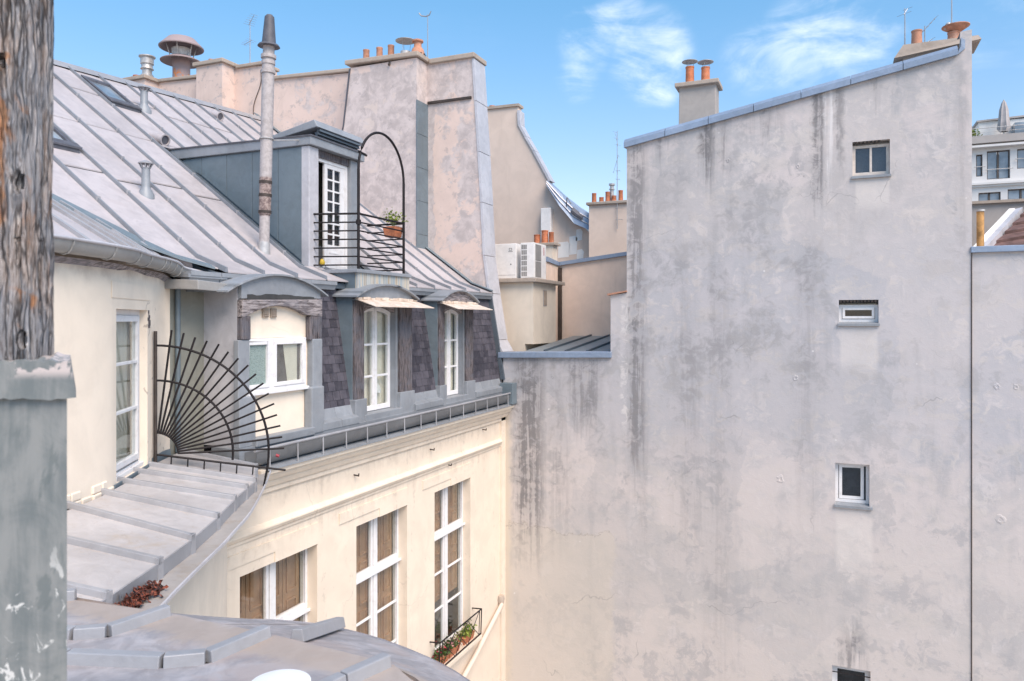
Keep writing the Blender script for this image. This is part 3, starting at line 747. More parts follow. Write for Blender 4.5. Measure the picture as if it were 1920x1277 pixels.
# raking zinc verge against the blank wall
MB().prism([(-.06, -.07, 12.5), (.04, -.07, 12.52), (-.33, -.07, 14.66), (-.44, -.07, 14.64)], [(-.06, .0, 12.5), (.04, .0, 12.52), (-.33, .0, 14.66), (-.44, .0, 14.64)]).build('verge', 'zinc_dark', B)

# ---- upper zinc roof: deck, sheets between battens, battens
def valley_x(y): return -.44 - 1.03 * max(0., -9.25 - y)      # where the tower roof runs into the main slope
def roof_quad(y0, y1, xa, xb, x1, lift):
    "sheet whose lower edge follows the valley: starts at xa (side y0) and xb (side y1)"
    P_ = lambda x, y, l: (x, y, roof_z(x) + l)
    if xb > -.86:
        m = MB().prism([P_(xa, y0, lift - .02), P_(xb, y1, lift - .02), P_(-.86, y1, lift - .02)], [P_(xa, y0, lift), P_(xb, y1, lift), P_(-.86, y1, lift)])
        xb = -.86
        return m.hexa([P_(xa, y0, lift - .02), P_(xb, y1, lift - .02), P_(x1, y1, lift - .02), P_(x1, y0, lift - .02), P_(xa, y0, lift), P_(xb, y1, lift), P_(x1, y1, lift), P_(x1, y0, lift)])
    return MB().hexa([P_(xa, y0, lift - .02), P_(xb, y1, lift - .02), P_(x1, y1, lift - .02), P_(x1, y0, lift - .02), P_(xa, y0, lift), P_(xb, y1, lift), P_(x1, y1, lift), P_(x1, y0, lift)])
def roof_strip(y0, y1, x0, x1, lift, m=None):
    "slab following the roof from x0 (low) to x1 (high)"
    xs = [x0] + ([-.86] if x1 < -.86 < x0 else []) + [x1]
    m = m or MB()
    A = [(x, y0, roof_z(x) + lift) for x in xs]; C = [(x, y1, roof_z(x) + lift) for x in xs]
    return m.loft(A, C, .02)
bat_y = [-12.04, -11.29, -10.54, -9.78, -9.03, -8.27, -7.51, -6.76, -6.01, -5.26, -4.51, -3.76, -3.01, -2.26, -1.51, -.76, -.02]
MB().prism([(-.95, -9.19, roof_z(-.95) - .05), (-6.45, -9.19, roof_z(-6.45) - .05), (-6.06, -12.1, roof_z(-6.06) - .05), (-3.4, -12.1, roof_z(-3.4) - .05)], [(-.95, -9.19, roof_z(-.95) - .3), (-6.45, -9.19, roof_z(-6.45) - .3), (-6.06, -12.1, roof_z(-6.06) - .3), (-3.4, -12.1, roof_z(-3.4) - .3)]).build('roof_deck', 'zinc_dark', B)
roof = MB().prism([(-.36, -9.2, 14.55), (-.36, -9.2, 14.64), (-.86, -9.2, 14.84), (-6.45, -9.2, 18.88), (-6.45, -9.2, 18.56), (-.86, -9.2, 14.55)],
                  [(-.36, -.02, 14.55), (-.36, -.02, 14.64), (-.86, -.02, 14.84), (-7.7, -.02, 19.78), (-7.7, -.02, 19.4), (-.86, -.02, 14.55)]).build('upper_roof', 'zinc_dark', B)
DX0, DX1, DY0, DY1 = -.95, -4.2, -6.42, -4.86      # footprint of the box dormer
for i, (a, b) in enumerate(zip(bat_y, bat_y[1:])):
    top = ridge_x((a + b) / 2) + .12
    lo = -.30
    under = a > -6.9 and b < -4.4
    seams = [lo, (-2.6 if a > -9.9 else -3.7) - .14 * (i % 2), -4.3, -5.75 - .1 * (i % 3), top]
    for q, (s0, s1) in enumerate(zip(seams, seams[1:])):
        if s1 >= s0: continue
        if under and s0 > DX1 and q > 0:
            if s1 < DX1: s0 = DX1
            else: continue
        if under and q == 0: s1 = -.93
        if q == 0 and a < -9.5:
            roof_quad(a + .026, b - .026, valley_x(a), valley_x(b), s1, .018).build('zinc_sheet', 'zinc_roof', roof); continue
        if a < -9.5: s0 = min(s0, valley_x(b) - .0)
        if s1 >= s0: continue
        roof_strip(a + .026, b - .026, s0 - (.05 if q else 0), s1, .018 + .004 * (q % 2), None).build('zinc_sheet', 'zinc_roof', roof)
for i, y in enumerate(bat_y):
    lo, top = (-.30 if y > -9.5 else valley_x(y) - .05), ridge_x(y) + .1
    segs = [(lo, top)]
    if DY0 - .3 < y < DY1 + .3: segs = [(lo, -.9), (DX1 + .15, top)]
    for (s0, s1) in segs:
        xs = [s0] + ([-.86] if s1 < -.86 < s0 else []) + [s1]
        m = MB()
        for x0, x1 in zip(xs, xs[1:]):
            m.hexa([(x0, y - .024, roof_z(x0)), (x0, y + .024, roof_z(x0)), (x1, y + .024, roof_z(x1)), (x1, y - .024, roof_z(x1)),
                    (x0, y - .016, roof_z(x0) + .08), (x0, y + .016, roof_z(x0) + .08), (x1, y + .016, roof_z(x1) + .08), (x1, y - .016, roof_z(x1) + .08)])
        m.build('batten', 'zinc_batten', roof, bevel=.006)
        x = s0 - .9
        while x > s1 + .4:      # joints of the batten caps
            MB().box(x - .012, x + .012, y - .028, y + .028, roof_z(x) + .02, roof_z(x) + .088).build('batten_joint', 'zinc_seam', roof); x -= 1.05
m = MB()
for k in range(12):
    y0, y1 = -11.9 + k * .99, -11.9 + (k + 1) * .99
    m.prism([(ridge_x(y0) + .16, y0, roof_z(ridge_x(y0)) - .06), (ridge_x(y0), y0, roof_z(ridge_x(y0)) + .09), (ridge_x(y0) - .16, y0, roof_z(ridge_x(y0)) - .06)],
            [(ridge_x(y1) + .16, y1, roof_z(ridge_x(y1)) - .06), (ridge_x(y1), y1, roof_z(ridge_x(y1)) + .09), (ridge_x(y1) - .16, y1, roof_z(ridge_x(y1)) - .06)])
m.build('ridge_cap', 'zinc_seam', roof)
# back slope, out of sight from here
MB().prism([(-6.4, -9.9, 18.8), (-14, -9.9, 15.2), (-14, -9.9, 15.0), (-6.4, -9.9, 18.6)], [(-7.72, -.02, 19.8), (-14, -.02, 15.2), (-14, -.02, 15.0), (-7.72, -.02, 19.6)]).build('back_slope', 'zinc_roof', B)
# eaves flashing of the upper roof in steps
for (y0, y1) in ((-9.7, -9.16), (-9.15, -8.3), (-8.3, -7.2), (-7.2, -6.5), (-4.35, -3.4), (-3.4, -1.7), (-1.7, -.05)):
    pr = [(-.46, 14.52), (-.32, 14.52), (-.29, 14.60), (-.27, 14.60), (-.27, 14.66), (-.46, 14.66)]
    MB().prism([(x, y0, z) for x, z in pr], [(x, y1 - .005, z) for x, z in pr]).build('eaves_flashing', 'zinc_grey', B)
# flashing along the party wall
for k in range(4):
    x0, x1 = -.3 - k * 1.9, -.3 - (k + 1) * 1.9 + .01
    roof_strip(-.16, -.0, x0, x1, .085).build('wall_flashing', 'zinc_teal', roof)

# ---- two arched dormers with tall windows
def arc(y0, y1, z0, rise, n=12):
    c = (y0 + y1) / 2; h = (y1 - y0) / 2
    return [(y0 + (y1 - y0) * k / n, z0 + rise * (1 - ((y0 + (y1 - y0) * k / n - c) / h) ** 2)) for k in range(n + 1)]
def vault(y0, y1, z0, rise, xf, xb, th=.03, zb=.0):
    a = arc(y0, y1, z0, rise, 14)
    m = MB()
    for (p, q) in zip(a, a[1:]):
        m.hexa([(xf, p[0], p[1] - th), (xf, q[0], q[1] - th), (xb, q[0], q[1] - th + zb), (xb, p[0], p[1] - th + zb), (xf, p[0], p[1]), (xf, q[0], q[1]), (xb, q[0], q[1] + zb), (xb, p[0], p[1] + zb)])
    return m
def dormer(y0, y1, w0, w1, aw):
    xf = -.05
    # cheeks: wedges between the front and the steep slope
    ck = lambda ya, yb: MB().prism([(xf, ya, 12.25), (xf, ya, 14.46), (-.50, ya, 14.46), (-.16, ya, 12.25)], [(xf, yb, 12.25), (xf, yb, 14.46), (-.50, yb, 14.46), (-.16, yb, 12.25)])
    d = ck(y0, y0 + .05).build('dormer', 'zinc_teal', B)
    ck(y1 - .05, y1).build('cheek', 'zinc_teal', d)
    pw = w0 - y0 - .04
    for (ya, yb) in ((y0 + .02, w0 - .07), (w1 + .07, y1 - .02)):
        MB().box(-.16, .0, ya, yb, 12.60, 14.40).build('post', 'wood_weathered', d, bevel=.012)
        MB().box(-.16, .035, ya - .03, yb + .04, 12.21, 12.62).build('post_base', 'zinc_grey', d, bevel=.012)
    for ya, yb in ((w0 - .07, w0), (w1, w1 + .07)):
        MB().box(-.30, -.05, ya, yb, 12.28, 14.36).build('lining', 'zinc_grey', d)
    MB().box(-.34, .05, w0 - .1, w1 + .1, 12.20, 12.33).build('sill', 'zinc_grey', d, bevel=.012)
    f2 = FX(-.20); z0, z1 = 12.34, 14.14; mid = (w0 + w1) / 2
    W = MB()
    for (u0, u1) in ((w0, mid), (mid, w1)):
        W.fbox(f2, u0 + .003, u0 + .075, -.04, .03, z0, z1 + .0); W.fbox(f2, u1 - .075, u1 - .003, -.04, .03, z0, z1 + .04)
        W.fbox(f2, u0 + .07, u1 - .07, -.04, .03, z0, z0 + .09)
        for zz in (12.97, 13.55): W.fbox(f2, u0 + .07, u1 - .07, -.02, .02, zz - .02, zz + .02)
    a = arc(w0, w1, z1, .10, 14)
    for p, q in zip(a, a[1:]):
        W.hexa([f2.p(p[0], -.04, p[1] - .07), f2.p(q[0], -.04, q[1] - .07), f2.p(q[0], .034, q[1] - .07), f2.p(p[0], .034, p[1] - .07), f2.p(p[0], -.04, p[1] + .01), f2.p(q[0], -.04, q[1] + .01), f2.p(q[0], .034, q[1] + .01), f2.p(p[0], .034, p[1] + .01)])
    W.fbox(f2, mid - .035, mid + .035, .03, .045, z0, z1 + .08)
    W.build('window_frame', 'white_paint', d, bevel=.006)
    for (u0, u1) in ((w0 + .07, mid - .07), (mid + .07, w1 - .07)):
        for (q0, q1) in ((z0 + .09, 12.95), (12.99, 13.53), (13.57, 14.14)):
            MB().fbox(f2, u0, u1, -.004, 0, q0, q1).build('pane', 'glass', d)
    # head board closing the arch
    MB().fprism(FX(-.24), [(w0 - .08, 14.44)] + [(p[0], p[1] + .0) for p in a] + [(w1 + .08, 14.44)], -.02, .16).build('head_board', 'wood_beam', d)
    c = curtain(MB(), FX(-.30), w0, mid + .02, 0, z0, 14.3); c.build('curtain', 'curtain', d, smooth=60)
    curtain(MB(), FX(-.31), mid + .24, w1, 0, z0, 14.3).build('curtain', 'curtain_bright', d, smooth=60)
    MB().box(-.60, -.58, w0 - .1, w1 + .1, 12.2, 14.4).build('room', 'room_dark', d)
    # hood, pediment board and tan awning sheet
    h = vault(y0 - .10, y1 + .04, 14.42, .24, .13, -.75, .03, .02); h.build('hood', 'zinc_grey', d, smooth=40)
    MB().fprism(FX(.0), [(y0 + .0, 14.34)] + [(y, z - .025) for y, z in arc(y0 - .08, y1 + .02, 14.42, .24)][1:-1] + [(y1 - .0, 14.34)], -.06, .04).build('pediment', 'zinc_grey' if aw else 'wood_beam', d)
    ya, yb = y0 + .0, y1 + .06
    MB().prism([(.02, ya, 14.36), (.02, yb, 14.36), (.46, yb - .02, 14.225), (.46, ya - .04, 14.225)], [(.02, ya, 14.372), (.02, yb, 14.372), (.46, yb - .02, 14.237), (.46, ya - .04, 14.237)]).build('awning_sheet', 'tan_sheet', d)
    m = MB()
    random.seed(int(-y0 * 10))
    for k in range(14):
        y = ya + (yb - ya) * (k + .5) / 14; m.box(.03, .06 + random.random() * .04, y - .06, y + .06, 14.355, 14.385 + random.random() * .03)
    m.build('mortar_bed', 'tan_sheet', d, bevel=.008)
    return d
D2 = dormer(-6.39, -4.43, -6.02, -4.98, True)
D3 = dormer(-3.36, -1.71, -3.04, -2.16, False)
# lamp standing behind the first tall dormer window
t = thing('table_lamp', (-.36, -5.3, 12.31), 'white dome lamp standing inside the dormer window', 'lamp')
MB().lathe((-.36, -5.3, 12.30), [(.07, 0), (.07, .02), (.012, .03), (.012, .36)], 12).build('stand', 'plastic_white', t, smooth=40)
MB().lathe((-.36, -5.3, 12.64), [(.16, 0), (.155, .06), (.12, .15), (.06, .20), (.002, .215), (.002, .2), (.06, .18), (.15, -.002)], 18, None, True).build('lamp_shade', 'plastic_white', t, smooth=50)

# ---- wide bay dormer with old timber lintel
y0, y1 = -9.10, -7.33
d = MB()
d.prism([(-.05, y0, 12.22), (-.05, y0, 14.46), (-.66, y0, 14.46), (-.66, y0, 12.22)], [(-.05, y0 + .09, 12.22), (-.05, y0 + .09, 14.46), (-.66, y0 + .09, 14.46), (-.66, y0 + .09, 12.22)])
d = d.build('bay_dormer', 'zinc_bright', B)
MB().box(-.5, -.05, y1 - .05, y1 - .002, 12.22, 14.46).build('cheek', 'zinc_grey', d)
MB().box(-.25, -.06, y0 + .09, -7.40, 12.25, 14.42).build('infill_wall', 'plaster_cream_tower', d)
MB().box(-.5, -.26, y0 + .1, y1 - .05, 12.25, 14.42).build('core', 'room_dark', d)
# timber lintel: flat top, arched underside
am = arc(-8.95, -7.72, 14.08, .13, 12)
MB().prism([(-.05, y0 - .0, 14.28), (-.05, y0, 14.02)] + [(-.05, y, z) for y, z in am] + [(-.05, y1 + .0, 14.05), (-.05, y1, 14.33)],
           [(.05, y0 - .0, 14.28), (.05, y0, 14.02)] + [(.05, y, z) for y, z in am] + [(.05, y1 + .0, 14.05), (.05, y1, 14.33)]).build('lintel_beam', 'wood_beam', d, bevel=.012)
hz_ = lambda y: 14.40 + .28 * (1 - ((y - (y0 + y1 - .22) / 2) / ((y1 - y0 + .42) / 2)) ** 2) - .02
hy_ = [y0 + .01 + (y1 - y0 - .02) * k / 14 for k in range(15)]
MB().prism([(-.04, hy_[0], 14.30)] + [(-.04, y, hz_(y)) for y in hy_] + [(-.04, hy_[-1], 14.345)], [(.02, hy_[0], 14.30)] + [(.02, y, hz_(y)) for y in hy_] + [(.02, hy_[-1], 14.345)]).build('pediment', 'zinc_grey', d)
rg = random.Random(2); gy = [y0 + .12 + (y1 - y0 - .3) * k / 16 for k in range(17)]
gt_ = [14.345 + .03 * math.sin(math.pi * k / 16) + rg.uniform(-.008, .016) for k in range(17)]
MB().prism([(.018, y, 14.27) for y in gy] + [(.018, y, z) for y, z in zip(gy[::-1], gt_[::-1])], [(.028, y, 14.27) for y in gy] + [(.028, y, z) for y, z in zip(gy[::-1], gt_[::-1])]).build('gap_shade', 'ac_dark', d)  # dark strip stands in for the shaded gap between pediment and beam
for ya, yb, zb in ((y0, y0 + .17, 13.72), (-7.62, y1, 13.68)):
    MB().box(-.06, .045, ya, yb, zb, 14.06).build('post_stub', 'wood_weathered', d, bevel=.015)
MB().box(-.06, .03, y0 - .06, y0 + .16, 12.9, 13.72).build('casing', 'zinc_grey', d, bevel=.012)
MB().box(-.06, .05, y0 - .06, y0 + .26, 12.22, 12.92).build('casing', 'zinc_grey', d, bevel=.012)
MB().box(-.06, .06, -7.58, -7.34, 12.92, 13.70).build('casing', 'zinc_grey', d, bevel=.015)
MB().box(-.06, .10, -7.66, -7.34, 12.20, 12.95).build('casing', 'zinc_grey', d, bevel=.025)
MB().box(-.06, .12, y0 + .2, -7.6, 12.20, 12.32).build('sill', 'zinc_grey', d, bevel=.012)
f2 = FX(-.06)
w0, w1, z0, z1 = -9.02, -7.66, 12.97, 13.73; mid = -8.45
W = bars(f2, w0, w1, z0, z1, 0, .05, .05); W.fbox(f2, mid - .05, mid + .05, .0, .055, z0, z1)
q = bars(f2, w0 + .05, mid - .05, z0 + .05, z1 - .04, .01, .065, .05); W.add(q.v, q.f)
q = bars(f2, mid + .05, w1 - .05, z0 + .05, z1 - .04, .01, .065, .055); W.add(q.v, q.f)
W.fbox(f2, w0, w1 + .03, 0, .09, z0 - .05, z0 - .002)
W.build('window_frame', 'white_paint', d, bevel=.006)
MB().fbox(f2, w0 + .1, mid - .1, .02, .03, z0 + .1, z1 - .09).build('pane', 'glass_frosted', d)
MB().fbox(f2, mid + .105, w1 - .105, .024, .03, z0 + .105, z1 - .095).build('pane', 'glass', d)
MB().fbox(f2, mid + .1, w1 - .1, .004, .010, z0 + .1, z1 - .09).build('room', 'room_dark', d)
MB().fprism(f2, [(w1 - .40, z0 + .1), (w1 - .18, z0 + .1), (w1 - .18, z1 - .09), (w1 - .50, z1 - .09)], .011, .016).build('curtain', 'curtain', d)
for yv in (-8.60, -8.43):
    v = MB().fbox(f2, yv, yv + .12, 0, .03, 14.04, 14.17)
    for k in range(4): v.fbox(f2, yv + .015, yv + .105, .03, .042, 14.055 + k * .027, 14.068 + k * .027)
    v.build('wall_vent', 'vent_beige', d)
h = vault(y0 - .32, y1 + .10, 14.40, .28, .09, -.7, .025, .02); h.build('hood', 'zinc_grey', d, smooth=40)
# recess between the bay and the round tower
MB().box(-.80, -.66, -10.1, -9.1, 12.1, 14.5).build('recess_cladding', 'zinc_olive', B)
MB().prism([(-.66, -9.9, 14.42), (-.1, -9.75, 14.40), (-.1, -9.2, 14.38), (-.66, -9.1, 14.42)], [(-.66, -9.9, 14.55), (-.1, -9.75, 14.53), (-.1, -9.2, 14.50), (-.66, -9.1, 14.55)]).build('recess_gutter', 'zinc_gutter', B, bevel=.01)
MB().prism([(-.28, -9.74, 14.57), (-.28, -9.05, 14.57), (-.9, -9.05, 14.6), (-.95, -9.74, 14.6)], [(-.28, -9.74, 14.62), (-.28, -9.05, 14.62), (-.9, -9.05, 14.70), (-.95, -9.74, 14.70)]).build('eaves_apron', 'zinc_grey', B)
MB().tube([(-.62, -9.60, 14.42), (-.62, -9.60, 12.2)], .035, 8).build('downpipe', 'zinc_teal', B, smooth=60)

# ---- box dormer with glazed door
fD = FX(-.95)
bx = MB()
for k in range(4):
    pass
bx.prism([(-1.0, -6.40, 14.9), (-1.0, -6.40, 17.15), (-4.15, -6.40, 17.18)], [(-1.0, -6.36, 14.9), (-1.0, -6.36, 17.15), (-4.15, -6.36, 17.18)])
bx.prism([(-1.0, -4.91, 14.9), (-1.0, -4.91, 17.15), (-4.15, -4.91, 17.18)], [(-1.0, -4.87, 14.9), (-1.0, -4.87, 17.15), (-4.15, -4.87, 17.18)])
bd = bx.build('box_dormer', 'zinc_teal', B)
for k, (xa, xb) in enumerate(((-1.0, -1.62), (-1.63, -2.22), (-2.23, -2.83), (-2.84, -3.45), (-3.46, -4.1))):
    za, zb = max(14.9, roof_z(xa)), roof_z(xb)
    MB().prism([(xa, -6.425, za), (xa, -6.425, 17.08), (xb, -6.425, 17.08), (xb, -6.425, min(zb, 17.07))], [(xa, -6.40, za), (xa, -6.40, 17.08), (xb, -6.40, 17.08), (xb, -6.40, min(zb, 17.07))]).build('side_panel', 'zinc_teal', bd, bevel=.006)
MB().prism([(-.86, -6.47, 17.10), (-.86, -6.47, 17.26), (-4.35, -6.47, 17.30), (-4.2, -6.47, 17.10)], [(-.86, -4.82, 17.10), (-.86, -4.82, 17.26), (-4.35, -4.82, 17.30), (-4.2, -4.82, 17.10)]).build('flat_roof', 'zinc_grey', bd, bevel=.01)
MB().prism([(-.84, -6.49, 17.245), (-.84, -6.49, 17.27), (-4.3, -6.49, 17.315), (-4.3, -6.49, 17.29)], [(-.84, -4.80, 17.245), (-.84, -4.80, 17.27), (-4.3, -4.80, 17.315), (-4.3, -4.80, 17.29)]).build('roof_edge', 'dark_metal', bd)
MB().box(-1.1, -.93, -6.43, -6.16, 14.94, 17.09).build('corner_post', 'zinc_bright', bd, bevel=.01)
MB().box(-1.1, -.95, -5.15, -4.86, 14.94, 17.09).build('corner_post', 'zinc_grey', bd, bevel=.01)
MB().box(-1.16, -1.0, -6.16, -5.15, 16.96, 17.09).build('head_strip', 'wood_weathered', bd)
q = bars(FX(-1.05), -6.16, -5.15, 14.96, 16.97, -.05, .02, .07); q.build('door_frame', 'white_paint', bd, bevel=.006)
MB().box(-1.9, -1.5, -6.3, -5.0, 15.2, 17.0).build('inner_wall', 'zinc_olive', bd)
# narrow glazed leaf, two columns of six panes
u0, u1, z0, z1 = -5.84, -5.22, 15.02, 16.90
fL = FX(-1.07); W = MB(); zs = 15.40; n = 7; hz = (z1 - .08 - zs) / n
W.fbox(fL, u0, u0 + .09, -.02, .025, z0, z1); W.fbox(fL, u1 - .14, u1, -.02, .025, z0, z1); W.fbox(fL, u0 + .09, u1 - .14, -.02, .025, z0, zs); W.fbox(fL, u0 + .09, u1 - .14, -.02, .025, z1 - .08, z1)
um = (u0 + .09 + u1 - .14) / 2
W.fbox(fL, um - .018, um + .018, -.01, .022, zs, z1 - .08)
for k in range(1, n): W.fbox(fL, u0 + .09, u1 - .14, -.01, .02, zs + k * hz - .016, zs + k * hz + .016)
W.fbox(fL, u0 + .14, u1 - .2, .025, .032, zs - .16, zs - .13)
W.build('door_leaf', 'white_paint', bd, bevel=.004)
for k in range(n):
    for a, b in ((u0 + .09, um - .018), (um + .018, u1 - .14)): MB().fbox(fL, a, b, .0, .004, zs + k * hz + .016, zs + (k + 1) * hz - .016).build('pane', 'glass_dark', bd)
MB().box(-1.13, -1.115, u0 + .05, u1 - .02, z0 + .1, z1 - .02).build('pane_backing', 'plaster_grey', bd)  # paler panel added close behind the door panes to lighten them
MB().box(-1.2, -1.0, -6.12, -5.95, 15.0, 15.35).build('threshold_sack', 'ac_dark', bd, bevel=.03)
MB().lathe((-1.0, -5.98, 14.98), [(.002, 0), (.05, .02), (.06, .08), (.03, .13), (.002, .14)], 10).build('yellow_pot', 'yellow', bd, smooth=60)
# open roof hatch on the box dormer
t = thing('roof_hatch', (-1.9, -5.2, 17.28), 'raised zinc hatch lid tilted on the flat dormer roof', 'hatch')
MB().box(-2.4, -1.30, -5.85, -4.55, 17.22, 17.34).build('kerb', 'zinc_teal', t)
MB().prism([(-1.12, -5.95, 17.56), (-1.12, -4.42, 17.56), (-2.45, -4.42, 17.36), (-2.45, -5.95, 17.36)], [(-1.20, -5.95, 17.70), (-1.20, -4.42, 17.70), (-2.45, -4.42, 17.44), (-2.45, -5.95, 17.44)]).build('lid', 'zinc_grey', t, bevel=.012)
for k in range(4):
    MB().prism([(-1.30 + .03 * k, -5.85, 17.33 + k * .055), (-1.22 + .03 * k, -5.85, 17.33 + k * .055), (-1.24 + .03 * k, -5.85, 17.38 + k * .055), (-1.32 + .03 * k, -5.85, 17.38 + k * .055)], [(-1.30 + .03 * k, -4.55, 17.33 + k * .055), (-1.22 + .03 * k, -4.55, 17.33 + k * .055), (-1.24 + .03 * k, -4.55, 17.38 + k * .055), (-1.32 + .03 * k, -4.55, 17.38 + k * .055)]).build('louvre', 'zinc_dark', t)

# ---- balcony in front of the box dormer
t = thing('balcony', (-.55, -5.3, 14.45), 'zinc clad balcony box with brown run-off streaks above the dormer', 'balcony')
MB().box(-.93, -.13, -6.12, -4.42, 14.66, 14.84).build('platform', 'zinc_streaked', t)
MB().box(-.16, -.11, -6.13, -4.38, 14.46, 14.84).build('front_panel', 'zinc_streaked', t)
MB().box(-.93, -.165, -6.14, -6.10, 14.46, 14.84).build('side_panel', 'zinc_teal', t)
MB().box(-.93, -.07, -6.2, -4.36, 14.835, 14.90).build('floor_edge', 'zinc_grey', t, bevel=.01)
t = thing('balcony_railing', (-.15, -5.3, 14.88), 'black iron balcony railing with a tall hoop arch', 'railing')
yN, yF, xR = -6.05, -4.53, -.15
for y in (yN, yF): MB().tube([(xR, y, 14.88), (xR, y, 16.68)], .026, 8).build('post', 'iron', t, smooth=60)
MB().tube([(xR, yN, 16.66)] + [(xR, (yN + yF) / 2 - .76 * math.cos(math.pi * k / 24), 16.68 + .80 * math.sin(math.pi * k / 24)) for k in range(25)] + [(xR, yF, 16.66)], .024, 8).build('hoop', 'iron', t, smooth=60)
MB().tube([(xR, yN, 17.0), (xR + .02, yN + .22, 16.96)], .02, 6).build('stub', 'iron', t)
for k in range(7):
    z = 15.89 - k * .152
    r = .02 if k == 0 else .0145
    MB().tube([(-.95, -6.30, z), (xR, yN, z)], r, 6).build('rail', 'iron', t)
    MB().tube([(xR, yN, z), (xR, yF, z)], r, 6).build('rail', 'iron', t)
    MB().tube([(xR, yF, z), (-.98, yF - .02, z)], r, 6).build('rail', 'iron', t)
MB().lathe((xR + .0, yN, 15.74), [(.002, -.05), (.045, -.04), (.045, .04), (.002, .05)], 10).build('clamp', 'iron', t)
def leaves(m, c, n, rad, size, flat_=.5):
    for k in range(n):
        p = Vector(c) + Vector((random.gauss(0, rad), random.gauss(0, rad), abs(random.gauss(0, rad * 1.1))))
        a = Vector((random.uniform(-1, 1), random.uniform(-1, 1), random.uniform(-flat_, 1))).normalized(); b = a.cross(Vector((random.random(), random.random(), .3))).normalized()
        s = size * random.uniform(.6, 1.3)
        m.add([p, p + a * s * .5 + b * s * .3, p + a * s, p + a * s * .5 - b * s * .3], [(0, 1, 2, 3)])
    return m
t = thing('potted_plant', (-.32, -4.62, 15.62), 'terracotta trough with a leafy plant hung on the balcony corner', 'plant')
MB().prism([(-.45, -4.75, 15.62), (-.22, -4.75, 15.62), (-.22, -4.50, 15.62), (-.45, -4.50, 15.62)], [(-.48, -4.78, 15.82), (-.19, -4.78, 15.82), (-.19, -4.47, 15.82), (-.48, -4.47, 15.82)]).build('pot', 'terracotta', t, bevel=.012)
MB().lathe((-.33, -4.62, 15.80), [(.12, 0), (.12, .03), (.002, .03)], 10).build('soil', 'room_dark', t)
m = MB()
for k in range(9):
    a = k * 2.4; m.tube([(-.33, -4.62, 15.81), (-.33 + .12 * math.cos(a), -4.62 + .12 * math.sin(a), 15.95 + .2 * random.random())], .005, 4)
m.build('stem', 'leaf_green', t)
leaves(MB(), (-.33, -4.62, 15.9), 170, .11, .06).build('foliage', 'leaf_bright', t)

# ---- things on the zinc roof
def on_roof(x, y): return (x, y, roof_z(x) + .015)
def mushroom_vent(x, y, h, r, label, group):
    p = on_roof(x, y); t = thing('vent_pipe', p, label, 'vent', group)
    MB().lathe(p, [(r * 2., -.12), (r * 1.9, .0), (r * 1.15, .09), (r, .12), (r * .95, h)], 14).build('pipe', 'zinc_grey', t, smooth=40)
    m = MB()
    for k in range(8):
        a = k * math.pi / 4; m.tube([(x + r * .9 * math.cos(a), y + r * .9 * math.sin(a), p[2] + h - .01), (x + r * 1.5 * math.cos(a), y + r * 1.5 * math.sin(a), p[2] + h + .07)], .012, 5)
    m.lathe((x, y, p[2] + h + .06), [(r * 1.75, 0), (r * 1.75, .015), (r * .6, .05), (.002, .055), (.002, .03), (r * 1.65, -.003)], 14, None, True)
    m.build('vent_cap', 'zinc_seam', t, smooth=40)
mushroom_vent(-2.36, -8.62, .42, .065, 'grey pipe vent with flared cap low on the zinc roof', None)
mushroom_vent(-5.75, -5.75, .40, .075, 'grey pipe vent with flat cap close to the roof ridge', None)
def tunnel_vent(x, y, label):
    p = on_roof(x, y); t = thing('tunnel_vent', p, label, 'vent')
    a = math.atan(.722)
    ax = Matrix.Rotation(R(90) + .25, 3, 'Y')
    MB().lathe((p[0] - .22, p[1], p[2] + .09), [(.02, 0), (.10, .06), (.115, .30), (.115, .44), (.09, .44), (.085, .40)], 14, ax).build('hood', 'zinc_roof', t, smooth=40)
    MB().lathe((p[0] - .22, p[1], p[2] + .09), [(.092, .36), (.092, .42), (.002, .42)], 14, ax).build('mesh_guard', 'dark_metal', t)
tunnel_vent(-4.45, -6.55, 'half-round zinc roof vent beside the box dormer corner')
tunnel_vent(-6.70, -2.85, 'half-round zinc roof vent high near the party wall')
def skylight(xa, xb, y0, y1, label, mt):
    c = on_roof((xa + xb) / 2, (y0 + y1) / 2); t = thing('skylight', c, label, 'skylight')
    def slab(x0, x1, u0, u1, l0, l1):
        return [(x0, u0, roof_z(x0) + l0), (x0, u1, roof_z(x0) + l0), (x1, u1, roof_z(x1) + l0), (x1, u0, roof_z(x1) + l0), (x0, u0, roof_z(x0) + l1), (x0, u1, roof_z(x0) + l1), (x1, u1, roof_z(x1) + l1), (x1, u0, roof_z(x1) + l1)]
    m = MB(); e = .07
    for q in ((xa, xa - e, y0, y1), (xb + e, xb, y0, y1), (xa - e, xb + e, y0, y0 + e), (xa - e, xb + e, y1 - e, y1)): m.hexa(slab(*q, -.01, .10))
    m.build('frame', 'dark_metal', t)
    MB().hexa(slab(xa - e, xb + e, y0 + e, y1 - e, .02, .05)).build('pane', mt, t)
    MB().hexa(slab(xa + .02, xa - .1, y0 - .03, y1 + .03, .10, .13)).build('bottom_rail', 'dark_metal', t)
skylight(-5.50, -6.38, -6.72, -6.06, 'open skylight with dark rails near the roof ridge', 'glass_far')
skylight(-3.20, -3.75, -9.72, -9.12, 'small skylight at the roof edge beside the timber post', 'glass_far')

